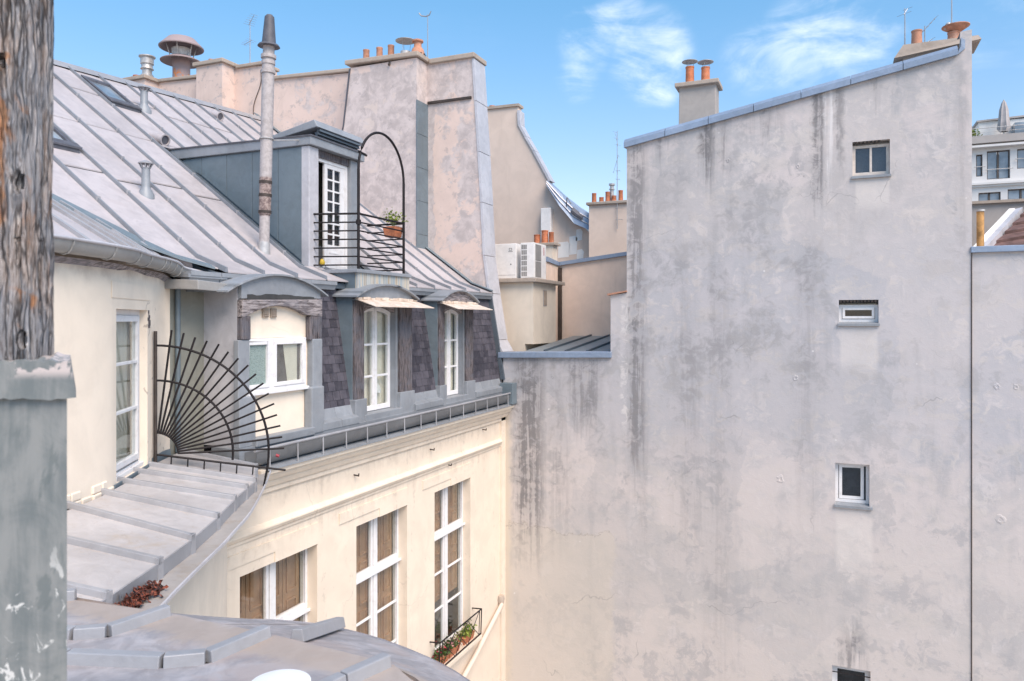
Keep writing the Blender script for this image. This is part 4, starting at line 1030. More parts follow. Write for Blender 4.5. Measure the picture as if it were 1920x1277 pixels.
# ---- tall flue
fx, fy = -1.24, -7.22
t = thing('flue_pipe', (fx, fy, roof_z(fx)), 'tall pale metal flue with dark tapered cap and rusty lower joint', 'flue')
def sec(z0, z1, r, mt, name, n=18, r2=None):
    k = .03
    c0 = Vector((fx + k * (z0 - 15.2), fy, z0)); c1 = Vector((fx + k * (z1 - 15.2), fy, z1))
    return MB().tube([c0, c1], r, n, r2).build(name, mt, t, smooth=40)
sec(15.02, 15.32, .115, 'galvanised', 'boot', r2=.088)
sec(15.3, 15.82, .085, 'flue_metal', 'lower_section')
sec(15.78, 16.32, .098, 'flue_metal', 'rusty_section')
for z in (15.80, 16.08, 16.30): sec(z, z + .045, .108, 'iron_brown', 'collar')
sec(16.32, 18.42, .10, 'flue_metal', 'main_section')
for z, r in ((18.15, .118), (18.30, .112), (18.40, .125)): sec(z, z + .06, r, 'flue_metal', 'collar')
sec(18.46, 18.62, .095, 'flue_metal', 'neck')
sec(18.60, 18.635, .185, 'dark_metal', 'skirt', r2=.16)
sec(18.62, 19.10, .118, 'dark_metal', 'cap', r2=.078)
sec(19.09, 19.13, .078, 'dark_metal', 'cap_lid', r2=.05)
MB().tube([(fx + .05, fy + .1, 17.05), (fx + .12, -6.42, 17.2)], .014, 6).build('bracket', 'galvanised', t)
m = MB().tube([(fx + .055 + .112 * math.cos(a), fy + .112 * math.sin(a), 17.05) for a in [k * math.pi / 8 for k in range(17)]], .012, 5); m.build('bracket_ring', 'galvanised', t)

# ================================================================== party wall with chimney breasts
t = thing('party_wall', (-5, .3, 14), 'peeling beige party wall with chimney breasts and a raking zinc edge', 'wall')
prof = [(-.07, 12.46), (-.21, 13.46), (-.41, 14.65), (-.55, 15.63), (-.62, 17.0), (-.79, 19.58), (-.87, 20.72)]
poly = [(-14.0, 12.0), (-.06, 12.0)] + prof + [(-4.4, 20.92), (-4.4, 20.80), (-7.7, 20.98), (-7.7, 21.42), (-10.2, 21.62), (-10.2, 21.36), (-14.0, 21.55)]
MB().prism([(x, 0, z) for x, z in poly], [(x, .62, z) for x, z in poly]).build('wall', 'plaster_party', t)
br = [(-5.0, 16.6), (-4.72, 18.2), (-4.45, 19.2), (-4.25, 20.72), (-2.2, 20.72), (-2.2, 15.2), (-3.2, 15.2)]
MB().prism([(x, -.55, z) for x, z in br], [(x, .01, z) for x, z in br]).build('chimney_breast', 'plaster_party', t)
MB().prism([(-4.74, -.57, 18.2), (-4.47, -.57, 19.2), (-4.27, -.57, 20.7), (-4.22, -.57, 20.7), (-4.43, -.57, 19.2), (-4.70, -.57, 18.2)], [(-4.76, -.5, 18.2), (-4.49, -.5, 19.2), (-4.29, -.5, 20.7), (-4.22, -.5, 20.7), (-4.43, -.5, 19.2), (-4.70, -.5, 18.2)]).build('edge_pipe', 'dark_metal', t)
for k in range(5):
    za, zb = 15.35 + k * .86, 15.35 + (k + 1) * .86 - .01
    MB().box(-2.2, -2.175, -.57, -.0, za, zb).build('side_cladding', 'zinc_teal', t)
MB().box(-2.17, -.9, -.05, .02, 19.66, 19.72).build('ledge', 'iron_brown', t)
for (x0, x1, ya, z0, z1) in ((-9.75, -8.75, -.5, 19.0, 21.50), (-13.6, -11.85, -.5, 19.0, 21.42)):
    MB().box(x0, x1, ya, .01, z0, z1).build('chimney_breast', 'plaster_party', t)
    MB().box(x0 - .08, x1 + .08, ya - .08, .7, z1, z1 + .12).build('coping', 'coping_stone', t, bevel=.02)
MB().prism([(-4.36, -.64, 20.80), (-2.12, -.64, 20.74), (-2.12, .70, 20.74), (-4.36, .70, 20.80)], [(-4.36, -.64, 20.92), (-2.12, -.64, 20.86), (-2.12, .70, 20.86), (-4.36, .70, 20.92)]).build('coping', 'coping_stone', t, bevel=.02)
MB().prism([(-2.11, -.08, 20.70), (-.80, -.08, 20.70), (-.80, .70, 20.70), (-2.11, .70, 20.70)], [(-2.11, -.08, 20.83), (-.80, -.08, 20.83), (-.80, .70, 20.83), (-2.11, .70, 20.83)]).build('coping', 'coping_stone', t, bevel=.02)
for (xa, za, xb, zb) in ((-7.68, 20.97, -4.37, 20.82), (-8.66, 21.45, -7.66, 21.44), (-11.76, 21.44, -9.84, 21.36)):
    MB().prism([(xa, -.08, za), (xb, -.08, zb), (xb, .7, zb), (xa, .7, za)], [(xa, -.08, za + .10), (xb, -.08, zb + .10), (xb, .7, zb + .10), (xa, .7, za + .10)]).build('coping', 'coping_stone', t, bevel=.02)
# zinc lengths on the raking right edge
pts = [(-.05, 13.2), (-.21, 13.5), (-.41, 14.68), (-.55, 15.65), (-.62, 17.0), (-.70, 18.3), (-.79, 19.6), (-.86, 20.7)]
for (xa, za), (xb, zb) in zip(pts, pts[1:]):
    MB().prism([(xa - .03, -.02, za), (xa + .035, -.02, za), (xa + .035, .64, za), (xa - .03, .64, za)], [(xb - .03, -.02, zb - .012), (xb + .03, -.02, zb - .012), (xb + .03, .64, zb - .012), (xb - .03, .64, zb - .012)]).build('edge_cladding', 'zinc_bright', t)
m = MB()
for k in range(16): m.tube([(-7.75 - .02 * k + .25 * math.sin(k * .5) * .3, -.02, 21.3 - k * .11), (-7.75 - .02 * (k + 1) + .25 * math.sin((k + 1) * .5) * .3, -.02, 21.3 - (k + 1) * .11)], .012, 5)
m.build('cable', 'wire_dark', t)
for x, h in ((-4.0, .44), (-3.58, .44), (-3.22, .45)): pot(t, x, -.15, 20.86, .09, h, 'terracotta_pale')
p = MB().lathe((-2.80, -.1, 20.84), [(.14, 0), (.135, .26), (.12, .26), (.12, .1), (.002, .1)], 16).build('flue_stub', 'galvanised', t, smooth=40)
cowl(p, -2.80, -.1, 21.18, .27, .2)
p = MB().lathe((-2.43, -.1, 20.84), [(.19, 0), (.19, .15), (.15, .27), (.10, .33), (.10, .45), (.15, .46), (.15, .50), (.05, .54), (.002, .54)], 16).build('lantern_cowl', 'terracotta_pale', t, smooth=40)
for k in range(10):
    a = k * math.pi / 5; MB().box(-2.43 + .19 * math.cos(a) - .025, -2.43 + .19 * math.cos(a) + .025, -.1 + .19 * math.sin(a) - .025, -.1 + .19 * math.sin(a) + .025, 20.89, 20.97).build('vent_hole', 'ac_dark', p)
MB().tube([(-3.0, -.56, 20.7), (-3.0, -.60, 20.62)], .03, 6).build('iron_hook', 'iron_brown', t)
pot(t, -12.9, .1, 21.53, .12, .30, 'terracotta')
p = MB().lathe((-12.45, .1, 21.53), [(.20, 0), (.19, .25), (.15, .27), (.15, .42), (.20, .44), (.17, .50), (.17, .58), (.20, .60), (.20, .78), (.25, .82), (.25, .85), (.002, .85)], 18).build('stack_pipe', 'galvanised', t, smooth=40)
# big mushroom cowl
p = MB().lathe((-11.2, .3, 21.42), [(.26, 0), (.26, .75), (.22, .75), (.22, .1), (.002, .1)], 20).build('extract_pipe', 'cowl_metal', t, smooth=40)
MB().lathe((-11.2, .3, 22.17), [(.26, 0.02), (.62, -.08), (.62, -.06), (.28, .10), (.002, .10)], 24).build('lower_skirt', 'cowl_metal', p, smooth=30)
MB().lathe((-11.2, .3, 22.52), [(.66, 0), (.665, .03), (.40, .30), (.22, .36), (.002, .37), (.002, .3), (.38, .25), (.62, -.004)], 24, None, True).build('dome', 'cowl_metal', p, smooth=30)
m = MB()
for k in range(6): a = k * math.pi / 3; m.tube([(-11.2 + .3 * math.cos(a), .3 + .3 * math.sin(a), 22.15), (-11.2 + .45 * math.cos(a), .3 + .45 * math.sin(a), 22.62)], .018, 6)
m.lathe((-11.2, .3, 22.1), [(.24, 0), (.30, .40), (.002, .42)], 12)
m.build('strut', 'galvanised', p)
pot(t, -9.55, -.1, 21.6, .09, .22, 'terracotta_pale'); pot(t, -9.35, .2, 21.6, .07, .12, 'terracotta_pale')
antenna(-8.35, .2, 21.53, 22.95, 'aerial with side arm on the stack beside the tall flue', [(22.85, .35, -.15, .2, 6), (22.3, -.35, .05, -.08, 5)])
t2 = antenna(-2.33, .25, 20.84, 22.15, 'fork-topped lightning rod beside the lantern cowl', [])
MB().tube([(-2.33 - .26, .25, 22.22), (-2.33 - .2, .25, 22.14), (-2.33 - .05, .25, 22.10), (-2.33 + .05, .25, 22.12), (-2.33 + .10, .25, 22.22)], .02, 6, .012).build('fork', 'antenna_metal', t2, smooth=60)

# ================================================================== round stair tower on the left
T = thing('round_tower', (-.6, -11.5, 0), 'rounded cream tower with zinc ledge, curved gutter and narrow window', 'building')
wp = [(-.66, -9.30), (-.60, -9.75), (-.50, -9.98), (-.27, -10.32), (-.14, -10.52), (.16, -11.03), (.53, -11.54), (.80, -12.2), (1.0, -13.0), (1.05, -14.0), (.95, -15.5)]
def smooth_poly(p, n=6):
    P = [Vector((a, b, 0)) for a, b in p]; out = []
    for i in range(len(P) - 1):
        p0, p1, p2, p3 = P[max(i - 1, 0)], P[i], P[i + 1], P[min(i + 2, len(P) - 1)]
        for k in range(n):
            q = k / n; out.append(.5 * ((2 * p1) + (p2 - p0) * q + (2 * p0 - 5 * p1 + 4 * p2 - p3) * q * q + (3 * p1 - p0 - 3 * p2 + p3) * q ** 3))
    out.append(P[-1]); return [(v.x, v.y) for v in out]
def offs(p, d):
    out = []
    for i, (x, y) in enumerate(p):
        a, b = p[max(i - 1, 0)], p[min(i + 1, len(p) - 1)]; tx, ty = b[0] - a[0], b[1] - a[1]; l = math.hypot(tx, ty)
        out.append((x - ty / l * d, y + tx / l * d))
    return out
WP = smooth_poly(wp)
# window opening spans a straight chord between these plan points
WA, WB = Vector((.50, -11.49, 0)), Vector((-.25, -10.35, 0))
wu = (WB - WA).normalized(); wn = Vector((-wu.y, wu.x, 0)) * -1
if wn.x < 0: wn = -wn
fW = Fr(WA, wu, wn); WL = (WB - WA).length
before = [p for p in WP if p[1] > WB.y + .02] + [(WB.x, WB.y)]
after = [(WA.x, WA.y)] + [p for p in WP if p[1] < WA.y - .02]
m = MB()
zl, zh = 12.0, 14.72
for seq in (before, after):
    m.loft([(x, y, zl) for x, y in seq], [(x, y, zh) for x, y in seq])
before = [(-1.5, -9.45), (-.85, -9.64)] + [p for p in before if p[1] < -9.70]
m = MB()
for seq in (before, after):
    m.loft([(x, y, zl) for x, y in seq], [(x, y, zh) for x, y in seq])
holed(m, fW, 0, WL, zl, zh, [(.09, 1.20, 12.22, 14.12)], .16, False)
m.build('upper_wall', 'plaster_cream_tower', T, smooth=25)
core = [(x - .35, y) for x, y in WP] + [(-6, -15.5), (-6, -9.3)]
MB().prism([(x, y, 0) for x, y in core], [(x, y, 14.7) for x, y in core]).build('core', 'room_dark', T)
# window
a, b, z0, z1 = .09, 1.20, 12.22, 14.12
W = bars(fW, a, b, z0, z1, -.16, -.09, .065)
q = bars(fW, a + .07, b - .07, z0 + .1, z1 - .07, -.14, -.07, .07); W.add(q.v, q.f)
for zz in (12.95, 13.5): W.fbox(fW, a + .14, b - .14, -.13, -.075, zz - .018, zz + .018)
W.fbox(fW, a - .0, b + .0, -.12, -.04, z0, z0 + .05)
o = W.build('window', 'white_paint', T, bevel=.006)
for q0, q1 in ((z0 + .17, 12.93), (12.97, 13.48), (13.52, z1 - .14)): MB().fbox(fW, a + .14, b - .14, -.105, -.10, q0, q1).build('pane', 'glass', o)
curtain(MB(), fW, a + .05, b - .05, -.20, z0, z1, 8, .012).build('curtain', 'curtain', o, smooth=60)
MB().fbox(fW, a - .05, b + .05, -.26, -.23, z0, z1).build('room', 'room_dark', o)
m = MB()
random.seed(5)
for k in range(7): m.fbox(fW, b + .0 + random.random() * .04, b + .05 + random.random() * .07, -.02, .004, z1 - .22 + k * .03, z1 - .18 + k * .03)
m.build('broken_lintel', 'wood_weathered', T)
# raised lintel outline
m = MB().fbox(fW, a - .15, b + .1, 0, .008, z1 + .12, z1 + .30); m.build('lintel_panel', 'plaster_cream_tower', T)
# rubble plinth stones where the render has fallen off
dist = .02
for k in range(13):
    acc = 0.
    for (p, q) in zip(after, after[1:]):
        l_ = math.hypot(q[0] - p[0], q[1] - p[1])
        if acc + l_ > dist:
            f_ = (dist - acc) / l_; c_ = Vector((p[0] + (q[0] - p[0]) * f_, p[1] + (q[1] - p[1]) * f_, 0)); u_ = Vector((p[0] - q[0], p[1] - q[1], 0)).normalized(); break
        acc += l_
    fs = Fr(c_, u_, (-u_.y * -1, -u_.x, 0) if (u_.y) > 0 else (u_.y, -u_.x, 0))
    wd = random.uniform(.10, .17)
    for r in range(2 if k % 3 else 1):
        MB().fbox(fs, -wd, 0, -.05, .012 + .014 * random.random(), 12.14 + r * .09, 12.225 + r * .09).build('plinth_stone', 'plaster_cream_tower', T, bevel=.012)
    dist += wd + .012
# gutter round the eaves
gp = offs(WP, .13)
if gp[10][0] < WP[10][0]: gp = offs(WP, -.13)
sgn = 1 if offs(WP, .13)[30][0] > WP[30][0] else -1
def gz(i): return 14.70 - .10 * max(0, 1 - i / 14.)
GI = list(range(1, len(WP)))
def sweep(m, d0, prof):
    rings = []
    for i in GI:
        ring = []
        for (r, z) in prof:
            q = offs(WP, sgn * (d0 + r))[i]; ring.append(Vector((q[0], q[1], gz(i) + z)))
        rings.append(ring)
    n = len(prof)
    m.add([v for r in rings for v in r], [(i * n + k, i * n + (k + 1) % n, (i + 1) * n + (k + 1) % n, (i + 1) * n + k) for i in range(len(rings) - 1) for k in range(n)] + [tuple(range(n)), tuple(range((len(rings) - 1) * n, len(rings) * n))[::-1]])
    return m
hp = [(.10 * math.cos(math.pi * (1 + k / 8)), .13 * math.sin(math.pi * (1 + k / 8)) + .05) for k in range(9)]
hp = hp + [(x * .9, z * .88 + .006) for x, z in hp[::-1]]
gut = sweep(MB(), .13, hp).build('gutter', 'zinc_gutter', T, smooth=50)
rim = [offs(WP, sgn * .235)[i] + (gz(i) + .055,) for i in GI]
MB().tube(rim, .016, 8).build('gutter_bead', 'zinc_bright', gut, smooth=60)
off_all = {k: offs(WP, sgn * (.13 + .104 * math.cos(math.pi * (1 + k / 8)))) for k in range(9)}
for j, i in enumerate(range(4, len(WP) - 1, 5)):
    MB().tube([(*off_all[k][i], gz(i) + .05 + .136 * math.sin(math.pi * (1 + k / 8))) for k in range(9)], .010, 5).build('gutter_bracket', 'zinc_gutter', gut)
m = MB(); e1 = offs(WP, sgn * .06)
m.loft([(*e1[i], gz(i) - .10) for i in GI], [(*WP[i], gz(i) - .16) for i in GI]); m.build('eaves_board', 'wood_beam', T)
# skirt roof between gutter and the valley against the main roof
vz = lambda x: roof_z(x) + .03
V0, V1 = (-.55, -9.42), (-3.4, -12.1)
nS = 9
inner = offs(WP, sgn * .05)
for k in range(nS):
    i0, i1 = int(1 + k * (len(WP) - 2) / nS), int(1 + (k + 1) * (len(WP) - 2) / nS)
    def val(i):
        f = (i - 1) / (len(WP) - 2); f = f ** .8
        x, y = V0[0] + (V1[0] - V0[0]) * f, V0[1] + (V1[1] - V0[1]) * f
        return (x, y, vz(x))
    A = [(*inner[i], gz(i) + .04) for i in range(i0, i1 + 1)]; C = [val(i) for i in range(i0, i1 + 1)]
    MB().loft(A, C, .02).build('zinc_sheet', 'zinc_roof', T)
    p, q = Vector(A[-1]), Vector(C[-1])
    d_ = (q - p).normalized(); sd = d_.cross(Vector((0, 0, 1))).normalized() * .024; up = Vector((0, 0, .05))
    MB().hexa([p - sd, p + sd, q + sd, q - sd, p - sd * .7 + up, p + sd * .7 + up, q + sd * .7 + up, q - sd * .7 + up]).build('batten', 'zinc_seam', T)
vf = MB(); nv_ = 10
for k in range(nv_):
    row = []
    for f in (k / nv_, (k + 1) / nv_):
        x, y = -.36 + (V1[0] + .36) * f, -9.18 + (V1[1] + 9.18) * f
        row.append([(x - .15, y + .02, roof_z(x - .15) + .05), (x, y - .03, roof_z(x) + .055), (x + .13, y - .14, roof_z(x) + .035)])
    (a0, b0, c0_), (a1, b1, c1_) = row
    vf.loft([a0, b0, c0_], [a1, b1, c1_], .03)
vf.build('valley_flashing', 'zinc_teal', T, smooth=30)
# ledge: sloping sheets with battens, front upstand, gutter channel and rim
edge = smooth_poly([(.02, -8.46), (.43, -9.0), (.94, -9.68), (1.65, -10.69), (2.03, -11.33), (2.24, -11.69), (2.55, -12.28), (2.83, -12.8), (3.04, -13.18), (3.4, -14.0), (3.6, -15.0)], 4)
inn = smooth_poly([(-.05, -8.8), (.31, -9.12), (.81, -9.82), (1.43, -10.74), (1.78, -11.30), (1.99, -11.68), (2.25, -12.2), (2.47, -12.63), (2.70, -13.24), (3.05, -14.1), (3.25, -15.0)], 4)
wb = []
for i in range(len(inn)):
    f = i / (len(inn) - 1); q = WP[min(len(WP) - 1, int(round(4 + f * (len(WP) - 6))))]; wb.append(q)
ledge = MB().loft([(*p, 11.86) for p in edge], [(*p, 11.86) for p in inn], .012).build('ledge', 'zinc_channel', T)
def tex(p, z): return Vector((p[0], p[1], z))
cuts = [(-.80, -9.25, .33, -9.3)]
bats = [((-.15, -10.45), (.98, -9.88)), ((.10, -10.80), (1.16, -10.22)), ((.40, -11.25), (1.43, -10.70)), ((.68, -11.72), (1.83, -11.36)), ((.92, -12.25), (2.19, -12.03)), ((1.05, -12.95), (2.47, -12.64)), ((1.10, -13.7), (2.76, -13.35)), ((1.1, -14.5), (3.05, -14.1))]
bats = [((-.62, -9.55), (.36, -9.18))] + bats
for (a0, b0), (a1, b1) in zip(bats, bats[1:]):
    A0, B0, A1, B1 = tex(a0, 12.20), tex(b0, 11.99), tex(a1, 12.20), tex(b1, 11.99)
    MB().loft([A0, A0.lerp(B0, .5), B0], [A1, A1.lerp(B1, .5), B1], .03).build('zinc_sheet', 'zinc_ledge', ledge)
    MB().hexa([B0 + Vector((0, 0, -.14)), B1 + Vector((0, 0, -.14)), B1 + Vector((-.03, 0, -.14)), B0 + Vector((-.03, 0, -.14)), B0 + Vector((.012, 0, .004)), B1 + Vector((.012, 0, .004)), B1 + Vector((-.03, 0, .0)), B0 + Vector((-.03, 0, 0))]).build('upstand', 'zinc_seam', ledge)
for k, (a0, b0) in enumerate(bats):
    p, q = tex(a0, 12.19), tex(b0, 11.98)
    d_ = (q - p).normalized(); p = p - d_ * .12; q = q + d_ * .015; sd = d_.cross(Vector((0, 0, 1))).normalized() * .032; up = Vector((0, 0, .062))
    MB().hexa([p - sd, p + sd, q + sd, q - sd, p - sd * .75 + up, p + sd * .75 + up, q + sd * .75 + up, q - sd * .75 + up]).build('batten', 'zinc_seam', ledge, bevel=.006)
    MB().hexa([q - sd * 1.1 + Vector((0, 0, -.12)), q + sd * 1.1 + Vector((0, 0, -.12)), q + sd * 1.1 - d_ * .03 + Vector((0, 0, -.12)), q - sd * 1.1 - d_ * .03 + Vector((0, 0, -.12)), q - sd * 1.1 + up, q + sd * 1.1 + up, q + sd * 1.1 - d_ * .03 + up, q - sd * 1.1 - d_ * .03 + up]).build('batten_end', 'zinc_seam', ledge)
MB().loft([(*p, 11.875) for p in edge], [(*p, 11.875) for p in offs(edge, (.010))], .022).build('gutter_rim', 'zinc_bright', ledge)
MB().tube([(*p, 11.878) for p in edge], .009, 6).build('rim_bead', 'zinc_bright', ledge, smooth=60)
# flashing at the foot of the wall
for seq in (before,):
    e2 = offs(seq, sgn * .015)
    MB().loft([(*p, 12.16) for p in e2], [(*p, 12.27) for p in offs(seq, sgn * .004)]).build('foot_flashing', 'zinc_teal', T)
MB().fbox(fW, 0, WL, .004, .02, 12.14, 12.23).build('foot_flashing', 'zinc_teal', T)
lw = offs(edge, -.5) if offs(edge, -.5)[20][0] < edge[20][0] else offs(edge, .5)
lw = [(-.3, -9.42), (.0, -9.455)] + [p for p in lw if p[1] < -9.6 and p[0] > .06]
MB().prism([(x, y, 0) for x, y in lw] + [(-1, -15.2, 0)], [(x, y, 11.84) for x, y in lw] + [(-1, -15.2, 11.84)]).build('lower_wall', 'plaster_cream_tower', T, smooth=30)
# dead leaves caught in the ledge gutter
t = thing('leaf_litter', (2.78, -13.0, 11.87), 'heap of dead red-brown leaves caught in the ledge gutter', 'leaves')
random.seed(3)
m = MB()
for k in range(260):
    f = random.random(); c = Vector((2.66, -12.86, 11.87)).lerp(Vector((2.86, -13.36, 11.87)), f) + Vector((random.gauss(0, .045), random.gauss(0, .04), abs(random.gauss(0, .03))))
    a = Vector((random.uniform(-1, 1), random.uniform(-1, 1), random.uniform(-.2, .8))).normalized(); b = a.cross(Vector((random.random(), .3, random.random()))).normalized(); s = random.uniform(.035, .075)
    m.add([c, c + a * s * .5 + b * s * .35, c + a * s, c + a * s * .5 - b * s * .35], [(0, 1, 2, 3)])
o = m.build('leaf_heap', 'leaf_dead', t); o['kind'] = 'stuff'

# ---- fan-shaped security grille
G0 = Vector((-.24, -10.30, 12.31)); gn = Vector((.84, .54, 0)).normalized()
t = thing('fan_grille', tuple(G0), 'black iron fan grille of radiating rods closing off the ledge', 'grille')
def gp_(r, a): return G0 + gn * (r * math.cos(R(a))) + Vector((0, 0, r * math.sin(R(a))))
MB().tube([G0 + Vector((0, 0, -.22)), G0 + Vector((0, 0, 1.55))], .022, 6).build('post', 'iron_brown', t)
for k in range(16):
    a = 83 - k * 5.45
    MB().tube([gp_(.27, a), gp_(1.56 + random.uniform(-.02, .02), a)], .0135, 6).build('rod', 'iron', t)
for r, a1, rr in ((.27, 0, .011), (.93, -6, .015), (1.37, -14, .016)):
    MB().tube([gp_(r, 90 - (90 - a1) * k / 28) for k in range(29)], rr, 6).build('arc', 'iron', t, smooth=60)
p0, p1 = G0 + Vector((0, 0, .0)), G0 + gn * 1.58 + Vector((0, 0, -.25))
MB().tube([p0, p1], .014, 6).build('bottom_bar', 'iron', t)
for k in range(6):
    q = p0.lerp(p1, .12 + k * .125); MB().tube([q, q + Vector((-.01, 0, -.17 + .012 * k))], .009, 6).build('foot', 'iron', t)
MB().tube([gp_(1.37, -14), gp_(1.37, -14) + Vector((-.03, -.0, -.12))], .013, 6).build('foot', 'iron', t)
MB().tube([gp_(1.46, -2), gp_(1.50, -2.6)], .02, 6).build('rod_tip', 'petal_red', t)

# ---- window guard with flowers
t = thing('window_guard', (.1, -2.78, 6.85), 'small black iron guard with crossed bars around the flower sill', 'railing')
ya, yb = -3.76, -1.80
for y in (ya, yb):
    MB().tube([(.22, y, 6.84), (.24, y, 7.42)], .014, 6).build('post', 'iron', t); MB().tube([(-.02, y, 7.40), (.24, y, 7.42)], .014, 6).build('rail', 'iron', t)
    MB().tube([(.22, y + (.1 if y == ya else -.1), 6.84), (.24, y + (.1 if y == ya else -.1), 7.40)], .010, 6).build('bar', 'iron', t)
MB().tube([(.24, ya, 7.42), (.24, yb, 7.42)], .016, 6).build('rail', 'iron', t)
MB().tube([(.22, ya, 6.86), (.22, yb, 6.86)], .016, 6).build('rail', 'iron', t)
for k in range(3):
    y0 = ya + .1 + k * (yb - ya - .2) / 3; y1 = y0 + (yb - ya - .2) / 3
    MB().tube([(.23, y0, 6.86), (.23, (y0 + y1) / 2, 7.15), (.23, y1, 7.40)], .008, 5).build('bar', 'iron', t)
    MB().tube([(.23, y0, 7.40), (.23, (y0 + y1) / 2, 7.12), (.23, y1, 6.86)], .008, 5).build('bar', 'iron', t)
random.seed(11)
MB_sill = MB().box(-.1, .25, -3.78, -1.78, 6.74, 6.835); MB_sill.build('sill_slab', 'plaster_cream', t, bevel=.012)
for (y, lf, fl, lab) in ((-3.45, 'leaf_green', 'petal_red', 'flower trough with red blooms at the near end of the guard'), (-2.95, 'leaf_green', 'petal_pink', 'flower trough with pink leaves in the middle of the guard'), (-2.25, 'leaf_bright', 'leaf_green', 'flower trough with fresh green leaves at the far end of the guard')):
    p = thing('flower_trough', (.06, y, 6.84), lab, 'plant')
    MB().prism([(-.02, y - .22, 6.83), (.14, y - .22, 6.83), (.14, y + .22, 6.83), (-.02, y + .22, 6.83)], [(-.05, y - .25, 6.99), (.17, y - .25, 6.99), (.17, y + .25, 6.99), (-.05, y + .25, 6.99)]).build('trough', 'terracotta', p)
    m = MB()
    for k in range(4): leaves(m, (.06, y - .2 + k * .13, 6.98), 55, .075, .075)
    m.build('foliage', lf, p)
    m = MB()
    for k in range(3): leaves(m, (.07, y - .17 + k * .15, 7.02), 22, .07, .06)
    m.build('blossom', fl, p)

# ================================================================== near zinc roof below the camera
N = thing('near_zinc_roof', (5, -15.2, 0), 'weathered grey zinc roof with rounded skirt and bent battens', 'roof')
sk = smooth_poly([(2.9, -14.75), (3.6, -14.42), (4.1, -14.12), (4.4, -13.95), (4.62, -13.82), (5.01, -13.75), (5.5, -13.81), (6.01, -14.01), (6.45, -14.4), (6.75, -15.0), (6.85, -15.8), (6.85, -16.7)], 5)
tp = smooth_poly([(2.9, -15.1), (3.6, -14.60), (4.1, -14.53), (4.43, -14.52), (4.66, -14.515), (5.0, -14.52), (5.28, -14.52), (5.91, -14.55), (6.2, -14.72), (6.40, -15.2), (6.5, -15.8), (6.5, -16.7)], 5)
MB().prism([(x, y, 0) for x, y in offs(sk, -.15)] + [(3, -16.7, 0)], [(x, y, 12.22) for x, y in offs(sk, -.15)] + [(3, -16.7, 12.22)]).build('wall', 'plaster_cream', N)
# skirt sheets
br_ = [0, 12, 22, 30, 36, 42, 48, 55]
for a, b in zip(br_, br_[1:]):
    MB().loft([(*tp[i], 12.585) for i in range(a, b + 1)], [(*sk[i], 12.30) for i in range(a, b + 1)], .03).build('skirt_sheet', 'zinc_roof', N, smooth=30)
MB().loft([(*p, 12.305) for p in sk], [(*p, 12.20) for p in offs(sk, .012)]).build('drip_edge', 'zinc_bright', N)
B0 = [(3.2, -14.98), (3.9, -14.72), (4.07, -14.56)]
B1 = [(3.0, -15.25), (4.20, -14.96), (4.51, -14.90), (4.62, -14.82), (4.665, -14.53)]
B2 = [(3.0, -15.6), (4.71, -15.07), (5.09, -14.94), (5.22, -14.84), (5.265, -14.53)]
B3 = [(5.70, -16.7), (5.78, -15.1), (5.85, -14.78), (5.91, -14.56)]
def upz(x, y): return 12.595 + .02 * max(0, -14.6 - y)
poly = [(x, y) for x, y in tp] + [(3, -16.7)]
deck = MB().add([(x, y, 12.57) for x, y in poly], [tuple(range(len(poly)))]).build('deck', 'zinc_roof', N)
def sheet(pts): return MB().prism([(x, y, upz(x, y) - .014) for x, y in pts], [(x, y, upz(x, y)) for x, y in pts]).build('zinc_sheet', 'zinc_near', N)
def near(g):
    n1 = g.noise(1.6, 7, .62, .6); n2 = g.noise(7., 7, .65, .8); n3 = g.noise(40, 4, .6)
    a = g.mix((.29, .275, .285), (.48, .45, .455), g.ramp(n1 * .5 + n2 * .5, .40, .60))
    a = g.mix(a, (.27, .255, .26), g.ramp(g.noise(3.3, 8, .7, .5, off=5.), .53, .60) * .5)
    a = g.mix(a, (.36, .285, .255), g.ramp(n1, .48, .62) * .6)
    a = g.mix(a, (.42, .335, .27), g.box(g.x, 3., 6.6, g.y + (n2 - .5) * .25, -14.72, -14.5, .5, .05) * .7)
    v = g.voro(5., 'F1', .3)
    a = g.mix(a, (.60, .60, .60), (1 - g.ramp(v, .05, .09)) * g.ramp(n2, .5, .56) * .7)
    return dict(c=a, r=n2 * .3 + .38, h=n1 + n3 * .05, s=.3, d=.02)
mat('zinc_near', near, spec=.45, metal=.1)
for o in N.children:
    if o.name.startswith(('skirt_sheet', 'deck')): o.data.materials[0] = MATS['zinc_near']
sheet([(3.0, -15.2), (3.3, -14.86), (3.9, -14.60), (4.64, -14.515), (4.60, -14.80), (4.50, -14.88), (4.2, -14.94)])
sheet([(3.0, -15.28), (4.20, -14.98), (4.52, -14.92), (4.645, -14.83), (4.69, -14.515), (5.24, -14.515), (5.20, -14.83), (5.08, -14.92), (4.70, -15.05), (3.0, -15.58)])
sheet([(3.0, -15.62), (4.72, -15.09), (5.10, -14.96), (5.24, -14.85), (5.29, -14.515), (5.88, -14.545), (5.83, -14.78), (5.76, -15.1), (5.68, -16.7), (3.0, -16.7)])
sheet([(5.72, -16.7), (5.80, -15.1), (5.87, -14.78), (5.93, -14.55), (6.2, -14.72), (6.39, -15.2), (6.48, -15.8), (6.48, -16.7)])
